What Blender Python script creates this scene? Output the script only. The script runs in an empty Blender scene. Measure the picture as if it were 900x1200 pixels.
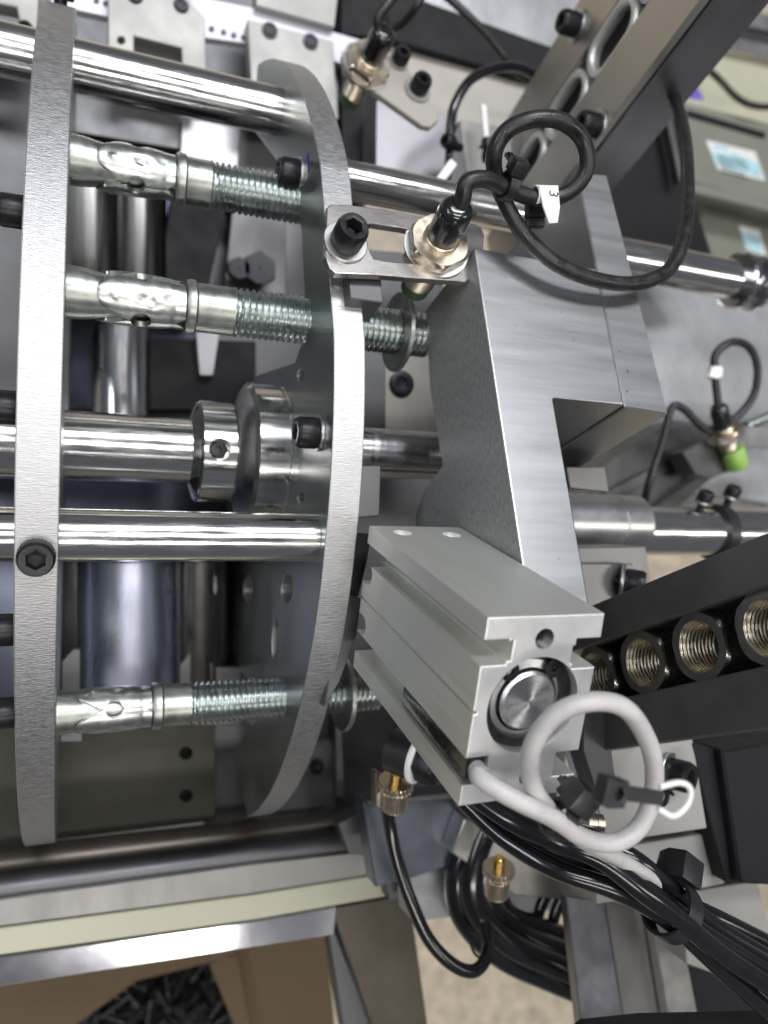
import bpy, bmesh, math, random
from mathutils import Vector, Matrix, noise
random.seed(4)
sc = bpy.context.scene
COL = sc.collection
PI = math.pi
S = 0.001                                   # everything below is written in millimetres

# ------------------------------------------------------------------ camera
YAW, PITCH, ROLL, FPX = .3877, .0192, .0174, 891.0
_r = Vector((math.cos(YAW), 0, math.sin(YAW))); _f = Vector((math.sin(YAW), 0, -math.cos(YAW))); _u = Vector((0, 1, 0))
_f, _u = _f * math.cos(PITCH) + _u * math.sin(PITCH), _u * math.cos(PITCH) - _f * math.sin(PITCH)
_r, _u = _r * math.cos(ROLL) + _u * math.sin(ROLL), _u * math.cos(ROLL) - _r * math.sin(ROLL)
CAM = Vector((0, 0, 200))
cd = bpy.data.cameras.new('camera'); cam = bpy.data.objects.new('camera', cd); COL.objects.link(cam)
cam.matrix_world = Matrix(((_r.x, _u.x, -_f.x, 0), (_r.y, _u.y, -_f.y, 0), (_r.z, _u.z, -_f.z, .2), (0, 0, 0, 1)))
cd.sensor_fit = 'VERTICAL'; cd.sensor_height = 24; cd.lens = 24 * FPX / 1200
cd.clip_start = .01; cd.clip_end = 30
cd.dof.use_dof = True; cd.dof.focus_distance = .198; cd.dof.aperture_fstop = 7.2
sc.camera = cam

# ------------------------------------------------------------------ light
w = bpy.data.worlds.new('World'); sc.world = w; w.use_nodes = True
bg = w.node_tree.nodes['Background']; bg.inputs[0].default_value = (.86, .90, 1, 1); bg.inputs[1].default_value = .13
def lamp(name, loc, sx, sy, e, col=(1, .97, .93), rot=(0, 0, 0)):
    l = bpy.data.lights.new(name, 'AREA'); l.shape = 'RECTANGLE'; l.size = sx; l.size_y = sy; l.energy = e; l.color = col
    o = bpy.data.objects.new(name, l); COL.objects.link(o); o.location = loc; o.rotation_euler = rot; return o
lamp('ceiling_lamp', (.1, .15, 2.0), 1.3, .24, 15.5)
lamp('ceiling_lamp', (.3, 1.35, 2.0), 1.5, .5, 54, (.94, .96, 1))
lamp('ceiling_lamp', (-.1, -1.15, 2.0), 1.3, .24, 18, (1, .96, .9))
lamp('ceiling_lamp', (-1.9, .6, 1.7), .5, 1.2, 26, (.9, .94, 1))
lamp('ceiling_lamp', (1.9, -.3, 2.0), 1.3, .3, 12)
sc.view_settings.view_transform = 'Standard'; sc.view_settings.look = 'None'
sc.view_settings.exposure = 0; sc.view_settings.gamma = 1
sc.render.engine = 'CYCLES'

# ------------------------------------------------------------------ pixel rays (900x1200 photo) to places
def ray(x, y): return _r * ((x - 450) / FPX) + _u * ((600 - y) / FPX) + _f
def W(x, y, Z): d = ray(x, y); return CAM + d * ((Z - 200) / d.z)
def WX(x, y, X): d = ray(x, y); return CAM + d * (X / d.x)
def WP(x, y, o, n): d = ray(x, y); return CAM + d * ((Vector(o) - CAM).dot(n) / d.dot(n))
def yv(a): return Vector((0, math.cos(a), -math.sin(a)))
def nv(a): return Vector((0, math.sin(a), math.cos(a)))
XV = Vector((1, 0, 0))
def fr(o, x, y, z):
    return Matrix(((x.x, y.x, z.x, o[0]), (x.y, y.y, z.y, o[1]), (x.z, y.z, z.z, o[2]), (0, 0, 0, 1)))
def frz(o, z, hint=None):
    z = Vector(z).normalized(); h = Vector(hint) if hint is not None else (Vector((1, 0, 0)) if abs(z.x) < .9 else Vector((0, 1, 0)))
    x = (h - z * h.dot(z)).normalized(); return fr(Vector(o), x, z.cross(x), z)

# ------------------------------------------------------------------ materials
def nd(t, k, **kw):
    n = t.nodes.new(k)
    for a, b in kw.items(): setattr(n, a, b)
    return n
def mat(name, col, rough=.4, metal=0., bump=0., bscale=800, stretch=(1, 1, 1), var=.08, vscale=60, rvar=.1, coat=0., aniso=0., spots=0., bdist=.0003, bdet=4):
    m = bpy.data.materials.new(name); m.use_nodes = True; t = m.node_tree; b = t.nodes['Principled BSDF']
    b.inputs['Metallic'].default_value = metal; b.inputs['Coat Weight'].default_value = coat
    b.inputs['Coat Roughness'].default_value = .08
    if aniso: b.inputs['Anisotropic'].default_value = aniso
    tc = nd(t, 'ShaderNodeTexCoord'); mp = nd(t, 'ShaderNodeMapping'); mp.inputs['Scale'].default_value = stretch
    t.links.new(tc.outputs['Object'], mp.inputs[0])
    n1 = nd(t, 'ShaderNodeTexNoise'); n1.inputs['Scale'].default_value = vscale; n1.inputs['Detail'].default_value = 6; n1.inputs['Roughness'].default_value = .65
    t.links.new(mp.outputs[0], n1.inputs['Vector'])
    r1 = nd(t, 'ShaderNodeMapRange'); r1.inputs['From Min'].default_value = .3; r1.inputs['From Max'].default_value = .7
    r1.inputs['To Min'].default_value = 1 - var; r1.inputs['To Max'].default_value = 1 + var; t.links.new(n1.outputs[0], r1.inputs[0])
    mx = nd(t, 'ShaderNodeVectorMath', operation='SCALE'); mx.inputs[0].default_value = col[:3]; t.links.new(r1.outputs[0], mx.inputs['Scale'])
    colout = mx.outputs[0]
    if spots:
        ns = nd(t, 'ShaderNodeTexNoise'); ns.inputs['Scale'].default_value = 420; ns.inputs['Detail'].default_value = 1
        t.links.new(tc.outputs['Object'], ns.inputs['Vector'])
        rs = nd(t, 'ShaderNodeMapRange'); rs.inputs['From Min'].default_value = .74; rs.inputs['From Max'].default_value = .78
        rs.inputs['To Min'].default_value = 1; rs.inputs['To Max'].default_value = 1 - spots; t.links.new(ns.outputs[0], rs.inputs[0])
        m2 = nd(t, 'ShaderNodeVectorMath', operation='SCALE'); t.links.new(colout, m2.inputs[0]); t.links.new(rs.outputs[0], m2.inputs['Scale']); colout = m2.outputs[0]
    t.links.new(colout, b.inputs['Base Color'])
    n2 = nd(t, 'ShaderNodeTexNoise'); n2.inputs['Scale'].default_value = bscale; n2.inputs['Detail'].default_value = bdet
    t.links.new(mp.outputs[0], n2.inputs['Vector'])
    r2 = nd(t, 'ShaderNodeMapRange'); r2.inputs['From Min'].default_value = .3; r2.inputs['From Max'].default_value = .7
    r2.inputs['To Min'].default_value = max(.02, rough - rvar * rough * 2); r2.inputs['To Max'].default_value = rough + rvar * rough * 2
    t.links.new(n1.outputs[0], r2.inputs[0]); t.links.new(r2.outputs[0], b.inputs['Roughness'])
    if bump:
        bp = nd(t, 'ShaderNodeBump'); bp.inputs['Strength'].default_value = bump; bp.inputs['Distance'].default_value = bdist
        t.links.new(n2.outputs[0], bp.inputs['Height']); t.links.new(bp.outputs[0], b.inputs['Normal'])
    return m
M = {}
M['plate_face'] = mat('ground_steel_face', (.42, .45, .45), .34, 1, .04, 1500, (1, 1, .2), .07, 60)
M['rim'] = mat('sawn_steel_rim', (.49, .49, .50), .44, 1, .50, 2700, (1.5, .16, .16), .13, 2200, .15)
M['rim_l'] = mat('milled_steel_rim', (.47, .47, .48), .48, 1, .48, 2900, (1.5, .18, .18), .12, 2300, .15)
M['chrome'] = mat('chromed_shaft', (.72, .71, .70), .17, 1, .015, 2500, (.1, 1, 1), .03, 700, .3)
M['chrome_dull'] = mat('turned_steel', (.58, .58, .60), .2, 1, .06, 1300, (1, .05, .05), .06, 200, .3)
M['zinc'] = mat('zinc_plated_clip', (.52, .54, .52), .34, 1, .05, 1000, (1, 1, 1), .18, 260, .12)
M['zinc_dull'] = mat('dull_zinc_plating', (.38, .40, .37), .40, 1, .06, 1200, (1, 1, 1), .25, 220, .12)
M['streak_blue'] = mat('bluish_streak_polish', (.52, .54, .66), .28, 1, .02, 300, (1, .1, 1), .12, 60, .1)  # lavender reflection put into the base colour
M['dark_polish'] = mat('dark_streak_polish', (.12, .115, .11), .2, 1, .02, 300, (1, .1, 1), .12, 60, .1)
M['zinc_rough'] = mat('rough_zinc_thread', (.50, .54, .53), .30, 1, .05, 1200, (1, 1, 1), .18, 250, .1)
M['alu_anod'] = mat('anodised_aluminium', (.79, .80, .76), .43, .78, .04, 2500, (1, 1, .03), .045, 900, .06)
M['alu_face'] = mat('milled_anodised_end', (.80, .80, .80), .42, .8, .03, 2500, (1, 1, 1), .03, 90, .08)
M['alu_mill'] = mat('milled_aluminium', (.50, .505, .515), .37, 1, .045, 3000, (.08, 1, 1), .03, 200, .05, spots=.5)
M['alu_speck'] = mat('blasted_aluminium', (.34, .345, .34), .5, .35, .50, 2600, (1, .3, 1), .30, 1500, .1)
M['alu_bright'] = mat('bright_aluminium', (.56, .56, .56), .34, 1, .05, 1500, (1, 1, 1), .06, 60)
M['stainless'] = mat('stainless_bracket', (.55, .52, .50), .27, 1, .05, 900, (.3, 1, 1), .05, 60)
M['rail_steel'] = mat('brushed_rail_steel', (.50, .485, .46), .42, 1, .08, 1500, (1, 1, .1), .05, 60)
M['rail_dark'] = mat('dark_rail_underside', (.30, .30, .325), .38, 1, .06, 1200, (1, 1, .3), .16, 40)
M['black_anod'] = mat('black_anodised_bar', (.095, .095, .095), .45, .4, .10, 1500, (1, 1, 1), .10, 100)
M['black_oxide'] = mat('black_oxide_screw', (.030, .030, .033), .36, .6, .12, 1500, (1, 1, 1), .25, 400)
M['black'] = mat('matt_black_part', (.010, .010, .012), .55, 0, .05, 700)
M['rubber'] = mat('black_pvc_cable', (.014, .014, .015), .38, 0, .25, 1200, (1, 1, 1), .35, 250, .25)
M['tube'] = mat('glossy_black_tube', (.007, .007, .009), .2, 0, .05, 300, (1, 1, 1), .2, 200, coat=.25)
M['plug'] = mat('black_resin_plug', (.010, .012, .011), .18, 0, .8, 350, (1, 1, 1), .3, 200, coat=.6)
M['nickel'] = mat('nickel_plated_brass', (.60, .53, .43), .34, 1, .08, 900, (1, 1, 1), .14, 400)
M['nickel_nut'] = mat('worn_nickel_nut', (.56, .54, .50), .28, 1, .15, 500, (1, 1, 1), .2, 200)
M['nut_inner'] = mat('cut_brass_thread', (.58, .51, .40), .3, 1, .12, 900, (1, 1, 1), .25, 500)
M['nut_face'] = mat('dark_nut_face', (.22, .22, .22), .42, .9, .10, 900, (1, 1, 1), .15, 300)
M['brass'] = mat('yellow_brass', (.75, .50, .18), .22, 1, .08, 500)
M['grey_cable'] = mat('grey_pvc_cable', (.46, .445, .44), .45, 0, .12, 1200, (1, 1, 1), .10, 180, .15)
M['white'] = mat('white_plastic', (.80, .80, .79), .4, 0, .02, 600, (1, 1, 1), .03, 100)
for k_ in ('black', 'black_oxide'): M[k_].node_tree.nodes['Principled BSDF'].inputs['Specular IOR Level'].default_value = .22
M['ink'] = mat('black_ink', (.02, .02, .02), .6)
M['tie'] = mat('black_nylon', (.014, .014, .016), .38, 0, .10, 900, (1, 1, 1), .2, 200)
M['green'] = mat('green_sensor_cap', (.27, .46, .10), .5, 0, .02, 500)
M['green_dark'] = mat('dark_green_sensor_cap', (.06, .10, .05), .5, 0, .02, 500)
M['beige'] = mat('beige_machined_plate', (.33, .325, .31), .5, .4, .03, 900, (1, 1, 1), .04, 40)
M['beige_warm'] = mat('warm_grey_plate', (.36, .335, .30), .5, .3, .02, 900, (1, 1, 1), .03, 20)
M['strip'] = mat('white_strip', (.62, .61, .68), .45, .1, .02, 900, (1, 1, 1), .03, 40)
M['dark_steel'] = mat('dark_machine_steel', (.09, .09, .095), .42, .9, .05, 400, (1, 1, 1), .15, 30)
M['blue_steel'] = mat('blue_grey_steel', (.15, .165, .20), .35, .9, .05, 400, (1, 1, 1), .12, 30)
M['brown_steel'] = mat('brown_dark_steel', (.10, .085, .07), .38, .7, .05, 400, (1, 1, 1), .18, 20)
M['mirror'] = mat('polished_steel_plate', (.045, .05, .068), .22, 1, 1, 10, (1, .6, 1), .12, 16, .05, bdist=.016, bdet=0)
M['mid_grey'] = mat('mid_grey_steel', (.14, .14, .145), .5, .9, .04, 600, (1, 1, 1), .10, 40)
M['lavender'] = mat('bright_ground_plate', (.34, .33, .35), .40, .8, .03, 600, (1, 1, 1), .08, 30)
M['olive'] = mat('olive_plastic_panel', (.036, .035, .024), .65, 0, .02, 300, (1, 1, 1), .08, 20)
M['cream'] = mat('cream_plastic_bar', (.40, .39, .30), .45, 0, .02, 400, (1, 1, 1), .06, 30)
M['card'] = mat('cardboard', (.10, .068, .036), .8, 0, .2, 500, (1, 1, 1), .12, 30)
M['floor'] = mat('speckled_floor', (.55, .47, .36), .45, 0, .02, 100, (1, 1, 1), .30, 46)
M['grey_green'] = mat('grey_green_housing', (.17, .175, .145), .5, 0, .02, 300, (1, 1, 1), .05, 20)
M['label'] = mat('pale_label', (.62, .64, .62), .5, 0, 0, 300)
M['label_blue'] = mat('blue_label_print', (.33, .52, .58), .5, 0, 0, 300, (1, 1, 1), .3, 90)
M['purple'] = mat('violet_print', (.14, .09, .42), .5)
M['blue_ink'] = mat('blue_marker_ink', (.02, .04, .30), .5)
M['guide'] = mat('worn_guide_steel', (.23, .225, .22), .45, .9, .04, 1500, (1, .3, 1), .06, 40)
M['polished'] = mat('polished_guide_steel', (.60, .60, .66), .13, 1, 1, 12, (1, 1, 1), .08, 24, .1, bdist=.006, bdet=0)
M['link'] = mat('satin_link_steel', (.78, .78, .76), .42, .8, .15, 1500, (1, 1, 1), .06, 300)
M['grey_roll'] = mat('satin_steel_plate', (.52, .53, .54), .28, .6, 1, 9, (1, .5, 1), .06, 30, .1, bdist=.008, bdet=0)
M['hole'] = mat('hole_shadow_wall', (.04, .04, .04), .6, .3)

m = M['turned'] = mat('radially_turned_end', (.70, .70, .70), .30, 1, .03, 2500, (1, 1, 1), .03, 300)
tg_ = nd(m.node_tree, 'ShaderNodeTangent', direction_type='RADIAL', axis='Z'); b_ = m.node_tree.nodes['Principled BSDF']
b_.inputs['Anisotropic'].default_value = .85; m.node_tree.links.new(tg_.outputs[0], b_.inputs['Tangent'])

# ------------------------------------------------------------------ mesh building
def to_mesh(bm, name, bevel=0, seg=1, smooth=32):
    bmesh.ops.remove_doubles(bm, verts=bm.verts, dist=1e-4)
    bmesh.ops.recalc_face_normals(bm, faces=bm.faces)
    if bevel:
        es = [e for e in bm.edges if len(e.link_faces) == 2 and e.calc_face_angle(0) > .5]
        if es: bmesh.ops.bevel(bm, geom=es, offset=bevel, offset_type='OFFSET', segments=seg, profile=.6, affect='EDGES', clamp_overlap=True)
    for v in bm.verts: v.co *= S
    me = bpy.data.meshes.new(name); bm.to_mesh(me); bm.free()
    me.polygons.foreach_set('use_smooth', [True] * len(me.polygons))
    try: me.set_sharp_from_angle(angle=math.radians(smooth))
    except Exception: pass
    me.update(); return me
class MB:
    def __init__(s): s.bm = bmesh.new()
    def quadgrid(s, rings, closed=True, cap0=False, cap1=False):
        vr = [[s.bm.verts.new(p) for p in r] for r in rings]; n = len(rings[0])
        for a, b in zip(vr[:-1], vr[1:]):
            for i in range(n if closed else n - 1):
                j = (i + 1) % n
                try: s.bm.faces.new((a[i], a[j], b[j], b[i]))
                except ValueError: pass
        if cap0: s.bm.faces.new(vr[0][::-1])
        if cap1: s.bm.faces.new(vr[-1])
        return vr
    def lathe(s, prof, n=32, m=None, cap0=True, cap1=True, ph=0, knurl=None):
        rings = []
        for z, r in prof:
            ring = []
            for i in range(n):
                a = 2 * PI * i / n + ph; rr = r * (1 - (knurl if knurl and i % 2 else 0))
                p = Vector((rr * math.cos(a), rr * math.sin(a), z)); ring.append(m @ p if m else p)
            rings.append(ring)
        s.quadgrid(rings, True, cap0, cap1); return s
    def box(s, x0, x1, y0, y1, z0, z1, m=None):
        P = [Vector((x, y, z)) for z in (z0, z1) for x, y in ((x0, y0), (x1, y0), (x1, y1), (x0, y1))]
        if m: P = [m @ p for p in P]
        s.quadgrid([P[:4], P[4:]], True, True, True); return s
    def prism(s, pts, z0, z1, m=None):
        A = [Vector((x, y, z0)) for x, y in pts]; B = [Vector((x, y, z1)) for x, y in pts]
        if m: A = [m @ p for p in A]; B = [m @ p for p in B]
        s.quadgrid([A, B], True, True, True); return s
    def loft(s, A, B):
        s.quadgrid([A, B], True, True, True); return s
    def tube(s, path, r, n=12, caps=True):
        up = Vector((0, 0, 1)); rings = []; px = None
        for i, p in enumerate(path):
            d = (path[min(i + 1, len(path) - 1)] - path[max(i - 1, 0)]).normalized()
            if px is None:
                px = d.cross(up if abs(d.z) < .9 else Vector((1, 0, 0))).normalized()
            px = (px - d * px.dot(d)).normalized(); py = d.cross(px)
            rr = r[i] if isinstance(r, (list, tuple)) else r
            rings.append([p + px * (rr * math.cos(2 * PI * k / n)) + py * (rr * math.sin(2 * PI * k / n)) for k in range(n)])
        s.quadgrid(rings, True, caps, caps); return s
    def thread(s, z0, z1, r, pitch=1.75, depth=1.0, n=36, m=None):
        per = 6; nz = max(2, int((z1 - z0) / pitch * per)); rings = []
        for k in range(nz + 1):
            z = z0 + (z1 - z0) * k / nz; ring = []
            for i in range(n):
                a = 2 * PI * i / n; t = ((z / pitch) + i / n) % 1.0; tri = abs(2 * t - 1); tri = min(1, max(0, (tri - .12) / .72))
                fade = min(1, (z - z0) / pitch + .05, (z1 - z) / pitch + .15)
                rr = r - depth * (1 - tri * 1) * max(0, fade); p = Vector((rr * math.cos(a), rr * math.sin(a), z)); ring.append(m @ p if m else p)
            rings.append(ring)
        s.quadgrid(rings, True, True, True); return s
    def mesh(s, name, bevel=0, seg=1, smooth=32): return to_mesh(s.bm, name, bevel, seg, smooth)

def holed(outline, holes, t, bevel=.15, name='plate'):
    """filled 2D outline with holes, thickness from z=-t to z=0, small edge bevel"""
    cu = bpy.data.curves.new('c', 'CURVE'); cu.dimensions = '2D'; cu.fill_mode = 'BOTH'
    cu.extrude = max(.001, (t / 2 - bevel)) * S; cu.bevel_depth = bevel * S; cu.bevel_resolution = 1; cu.offset = -bevel * S
    for lp in [outline] + holes:
        sp = cu.splines.new('POLY'); sp.points.add(len(lp) - 1); sp.use_cyclic_u = True
        for q, (x, y) in zip(sp.points, lp): q.co = (x * S, y * S, 0, 1)
    o = bpy.data.objects.new('c', cu); COL.objects.link(o); bpy.context.view_layer.update()
    me = bpy.data.meshes.new_from_object(o.evaluated_get(bpy.context.evaluated_depsgraph_get()))
    bpy.data.objects.remove(o); bpy.data.curves.remove(cu)
    bm = bmesh.new(); bm.from_mesh(me); bpy.data.meshes.remove(me)
    for v in bm.verts: v.co /= S; v.co.z -= t / 2
    return to_mesh(bm, name, 0, 1, 18)
def circ(cx, cy, r, n=24, a0=0): return [(cx + r * math.cos(a0 + 2 * PI * i / n), cy + r * math.sin(a0 + 2 * PI * i / n)) for i in range(n)]
def ellip(cx, cy, rx, ry, rot=0, n=20):
    c, s_ = math.cos(rot), math.sin(rot)
    return [(cx + rx * math.cos(a) * c - ry * math.sin(a) * s_, cy + rx * math.cos(a) * s_ + ry * math.sin(a) * c) for a in [2 * PI * i / n for i in range(n)]]

WM = {}
def T(v): return Matrix.Translation(Vector(v) * S)
def msc(m):
    m = m.copy(); m.translation = m.translation * S; return m
def link(name, data, frame, parent=None):
    """frame: world placement in mm"""
    o = bpy.data.objects.new(name, data); COL.objects.link(o); fm = msc(frame)
    WM[o.name] = fm
    if parent is not None:
        o.parent = parent; o.matrix_basis = WM[parent.name].inverted() @ fm
    else: o.matrix_basis = fm
    return o
def setm(me, *mats):
    me.materials.clear()
    for m in mats: me.materials.append(M[m])
    return me
def thing(name, label, cat, loc, group=None):
    o = link(name, None, Matrix.Translation(Vector(loc))); o.empty_display_size = .01
    o['label'] = label; o['category'] = cat
    if group: o['group'] = group
    return o
def tag(o, label, cat, group=None):
    o['label'] = label; o['category'] = cat
    if group: o['group'] = group
    return o
def obj(name, mb, m, parent=None, bevel=0, seg=1, smooth=32):
    """mb built in world mm: recentre on its bounding box"""
    bm = mb.bm; lo = Vector([min(v.co[i] for v in bm.verts) for i in range(3)]); hi = Vector([max(v.co[i] for v in bm.verts) for i in range(3)])
    c = (lo + hi) / 2
    for v in bm.verts: v.co -= c
    me = to_mesh(bm, name, bevel, seg, smooth); setm(me, m)
    return link(name, me, Matrix.Translation(c), parent)
def objf(name, me, m, frame, parent=None):
    if m: setm(me, *(m if isinstance(m, tuple) else (m,)))
    return link(name, me, frame, parent)
def cut(me, cutters):
    """subtract world-free cutter meshes (same local frame) from mesh"""
    o = bpy.data.objects.new('a', me); COL.objects.link(o); tmp = []
    for c in cutters:
        b = bpy.data.objects.new('b', c); COL.objects.link(b); tmp.append(b)
        md = o.modifiers.new('m', 'BOOLEAN'); md.object = b; md.operation = 'DIFFERENCE'; md.solver = 'EXACT'
    bpy.context.view_layer.update()
    r = bpy.data.meshes.new_from_object(o.evaluated_get(bpy.context.evaluated_depsgraph_get()))
    for b in tmp: bpy.data.objects.remove(b)
    bpy.data.objects.remove(o)
    r.polygons.foreach_set('use_smooth', [True] * len(r.polygons)); r.set_sharp_from_angle(angle=math.radians(18))
    return r
def spline(pts, k=8):
    pts = [p + noise.noise_vector(p * .045 + Vector((3.3, 7.1, 1.7))) * (1.3 if 0 < i < len(pts) - 1 else 0) for i, p in enumerate(pts)]
    P = [pts[0] + (pts[0] - pts[1])] + list(pts) + [pts[-1] + (pts[-1] - pts[-2])]; out = []
    for i in range(1, len(P) - 2):
        a, b, c, d = P[i - 1:i + 3]
        for j in range(k):
            t = j / k
            out.append(.5 * ((2 * b) + (c - a) * t + (2 * a - 5 * b + 4 * c - d) * t * t + (3 * b - a - 3 * c + d) * t ** 3))
    out.append(P[-2]); return out
def wpath(lst, k=8): return spline([W(*p) for p in lst], k)

# polygons seen in the photo laid on a plane through o with normal n, thickness t away from the viewer
def plane_pts(pts, o, n):
    n = Vector(n).normalized(); x = Vector((1, 0, 0)); x = (x - n * x.dot(n)).normalized(); y = n.cross(x); o = Vector(o)
    q = [WP(px, py, o, n) for px, py in pts]; c = sum(q, Vector()) / len(q)
    return [((p - c).dot(x), (p - c).dot(y)) for p in q], fr(c, x, y, n)
def slab(name, pts, o, n, t, m, parent=None, bevel=.4, holes=None):
    p2, f = plane_pts(pts, o, n)
    if holes:
        inv = f.inverted(); hs = []
        for h in holes:
            hp = [inv @ WP(px, py, Vector(o), Vector(n).normalized()) for px, py in h]; hs.append([(q.x, q.y) for q in hp])
        me = holed(p2, hs, t, min(bevel, .4), name)
    else:
        me = MB().prism(p2, -t, 0).mesh(name, bevel)
    return objf(name, me, m, f, parent)
def zslab(name, pts, Z, t, m, parent=None, bevel=.4, holes=None, tilt=(0, 0)):
    n = Vector((tilt[0], tilt[1], 1)).normalized(); cx = sum(p[0] for p in pts) / len(pts); cy = sum(p[1] for p in pts) / len(pts)
    return slab(name, pts, W(cx, cy, Z), n, t, m, parent, bevel, holes)

# ------------------------------------------------------------------ small hardware
def screw_mesh(r=4.25, h=5, shank=6, flush=False):
    b = MB(); n = 72; hexr = r * .52
    def hexpt(a):
        k = (a + PI / 6) % (PI / 3) - PI / 6; rr = hexr * math.cos(PI / 6) / math.cos(k); return rr
    ring = lambda f, z: [Vector((f(2 * PI * i / n, i) * math.cos(2 * PI * i / n), f(2 * PI * i / n, i) * math.sin(2 * PI * i / n), z)) for i in range(n)]
    kn = lambda a, i: r * (1 - (.028 if i % 2 else 0)); rd = lambda q: (lambda a, i: r * q)
    hx = lambda q: (lambda a, i: hexpt(a) * q)
    prof = [(rd(.5), -shank), (rd(.5), 0), (rd(.93), 0), (kn, h * .08), (kn, h * .8), (rd(.95), h * .88), (rd(.86), h), (rd(.66), h), (hx(1.08), h * .985), (hx(1), h * .9), (hx(1), h * .4), (hx(.1), h * .3)]
    b.quadgrid([ring(f, z) for f, z in prof], True, True, True)
    return setm(b.mesh('socket_screw', 0, 1, 28), 'black_oxide')
def washer_mesh(ri, ro, t): return b_.mesh('washer', 0) if (b_ := MB().lathe([(0, ri), (0, ro * .97), (t * .2, ro), (t * .8, ro), (t, ro * .97), (t, ri), (0, ri)], 40, cap0=False, cap1=False)) else None
SCREWS = {}
def screw(parent, pos, axis, r=4.25, h=5, washer=None, wm='alu_bright'):
    key = (round(r, 2), round(h, 2))
    if key not in SCREWS: SCREWS[key] = screw_mesh(r, h, h * 1.2)
    t = 0
    ax = Vector(axis).normalized(); f = frz(pos, ax)
    if washer:
        wk = ('w', round(washer, 2))
        if wk not in SCREWS: SCREWS[wk] = setm(washer_mesh(r * .5, washer, max(.8, r * .22)), wm)
        t = max(.8, r * .22); link('washer', SCREWS[wk], f, parent)
    f2 = f.copy(); f2.translation = Vector(pos) + ax * t
    return link('socket_screw', SCREWS[key], f2, parent)
def hexring(b, r, z0, z1, ri, m=None, ch=.6):
    n = 48
    def ring(f, z): return [(m @ p if m else p) for p in [Vector((f(2 * PI * i / n) * math.cos(2 * PI * i / n), f(2 * PI * i / n) * math.sin(2 * PI * i / n), z)) for i in range(n)]]
    hx = lambda a: r * math.cos(PI / 6) / math.cos((a + PI / 6) % (PI / 3) - PI / 6)
    cc = lambda a: min(hx(a), r * .93); cr = lambda q: (lambda a: q)
    rings = [ring(cr(ri), z0), ring(lambda a: min(hx(a), r * .9), z0), ring(lambda a: min(hx(a), r * .99), z0 + ch), ring(lambda a: min(hx(a), r * .99), z1 - ch), ring(lambda a: min(hx(a), r * .9), z1), ring(cr(ri), z1), ring(cr(ri), z0)]
    b.quadgrid(rings, True); return b
def tie_thing(label, c, axis, rad, headdir, sc_=1.0, tail=6, m='tie', width=3.2, group='black cable ties', tailm=None):
    """cable tie round a bundle: flat strap ring, square head, cut tail"""
    ax = Vector(axis).normalized(); hd = Vector(headdir); hd = (hd - ax * hd.dot(ax)).normalized()
    f = fr(Vector(c), hd, ax.cross(hd), ax); t = thing('cable_tie', label, 'cable tie', c, group)
    w2 = width * sc_ / 2
    st = MB().lathe([(-w2, rad), (-w2, rad + 1.0), (w2, rad + 1.0), (w2, rad), (-w2, rad)], 32, cap0=False, cap1=False).mesh('strap', .12); objf('strap', st, m, f, t)
    b = MB(); h = 3.1 * sc_
    b.prism([(rad + .4, -h), (rad + 4.4 * sc_, -h * .9), (rad + 5.2 * sc_, -h * .3), (rad + 5.0 * sc_, h * .9), (rad + .4, h)], -w2 * 1.55, w2 * 1.55)
    objf('head', b.mesh('head', .5, 2), m, f, t)
    b = MB(); b.box(rad + 1.6 * sc_, rad + 2.8 * sc_, -h - tail, -h * .8, -w2, w2)
    for i in range(int(tail)): b.box(rad + 2.8 * sc_, rad + 3.2 * sc_, -h - tail + i, -h - tail + i + .5, -w2 * .6, w2 * .6)
    objf('tail', b.mesh('tail', .1), tailm or m, f, t); return t
#SPLIT
def proj(p):
    q = Vector(p) - CAM; z = q.dot(_f); return 450 + FPX * q.dot(_r) / z, 600 - FPX * q.dot(_u) / z
def Xat(px, Y, Z):
    lo, hi = -120., 400.
    for _ in range(40):
        m = (lo + hi) / 2
        if proj((m, Y, Z))[0] < px: lo = m
        else: hi = m
    return lo

# ================================================================== SETTING
fl = MB(); fl.box(-5000, 5000, -5000, 5000, -940, -920); f0 = obj('floor', fl, 'floor'); f0['kind'] = 'structure'

# ================================================================== SIDE PLATES
YC, ZC, RD = 35.3, -164.2, 164.2
YZ = lambda X: fr((X, YC, ZC), Vector((0, 1, 0)), Vector((0, 0, 1)), XV)
def two_mat(me, a, b):
    setm(me, a, b)
    for p in me.polygons: p.material_index = 0 if abs(p.normal.z) > .8 else 1
    return me
lp = thing('side_plate', 'round steel side plate at the left, seen edge-on with a rough sawn rim', 'steel plate', (-8, YC, ZC - RD))
me = holed(circ(0, 0, RD, 260), [circ(0, 0, 38, 48), circ(60, -60, 14), circ(-60, -60, 14)], 10.1, .35)
objf('disc', two_mat(me, 'plate_face', 'rim_l'), None, YZ(-3.2), lp)
def rimpt(px, py, X): p = WX(px, py, X); a = math.atan2(p.y - YC, p.z - ZC); return a
a = rimpt(42, 655, -8.2); ndir = Vector((0, math.sin(a), math.cos(a)))
screw(lp, Vector((-8.2, YC, ZC)) + ndir * (RD - .3), ndir, 4.5, 4.6)
a = math.radians(60); ndir = Vector((0, math.sin(a), math.cos(a)))
screw(lp, Vector((-8.2, YC, ZC)) + ndir * (RD + 1.5), ndir, 4.4, 8)
for px, py in ((25, 250), (8, 478), (3, 738), (3, 835)):
    p = W(px + 8, py, -24); p = W(px + 8, py, ZC + math.sqrt(RD * RD - (p.y - YC) ** 2) - 12); p.x = -13.3; screw(lp, p, (-1, 0, 0), 4.3, 7)
rp = thing('side_plate', 'curved steel side plate in the middle with a bright machined rim, holding the sensor bracket', 'steel plate', (70, YC, ZC - RD * .4))
A = lambda px, py: rimpt(px, py, 72)
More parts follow.
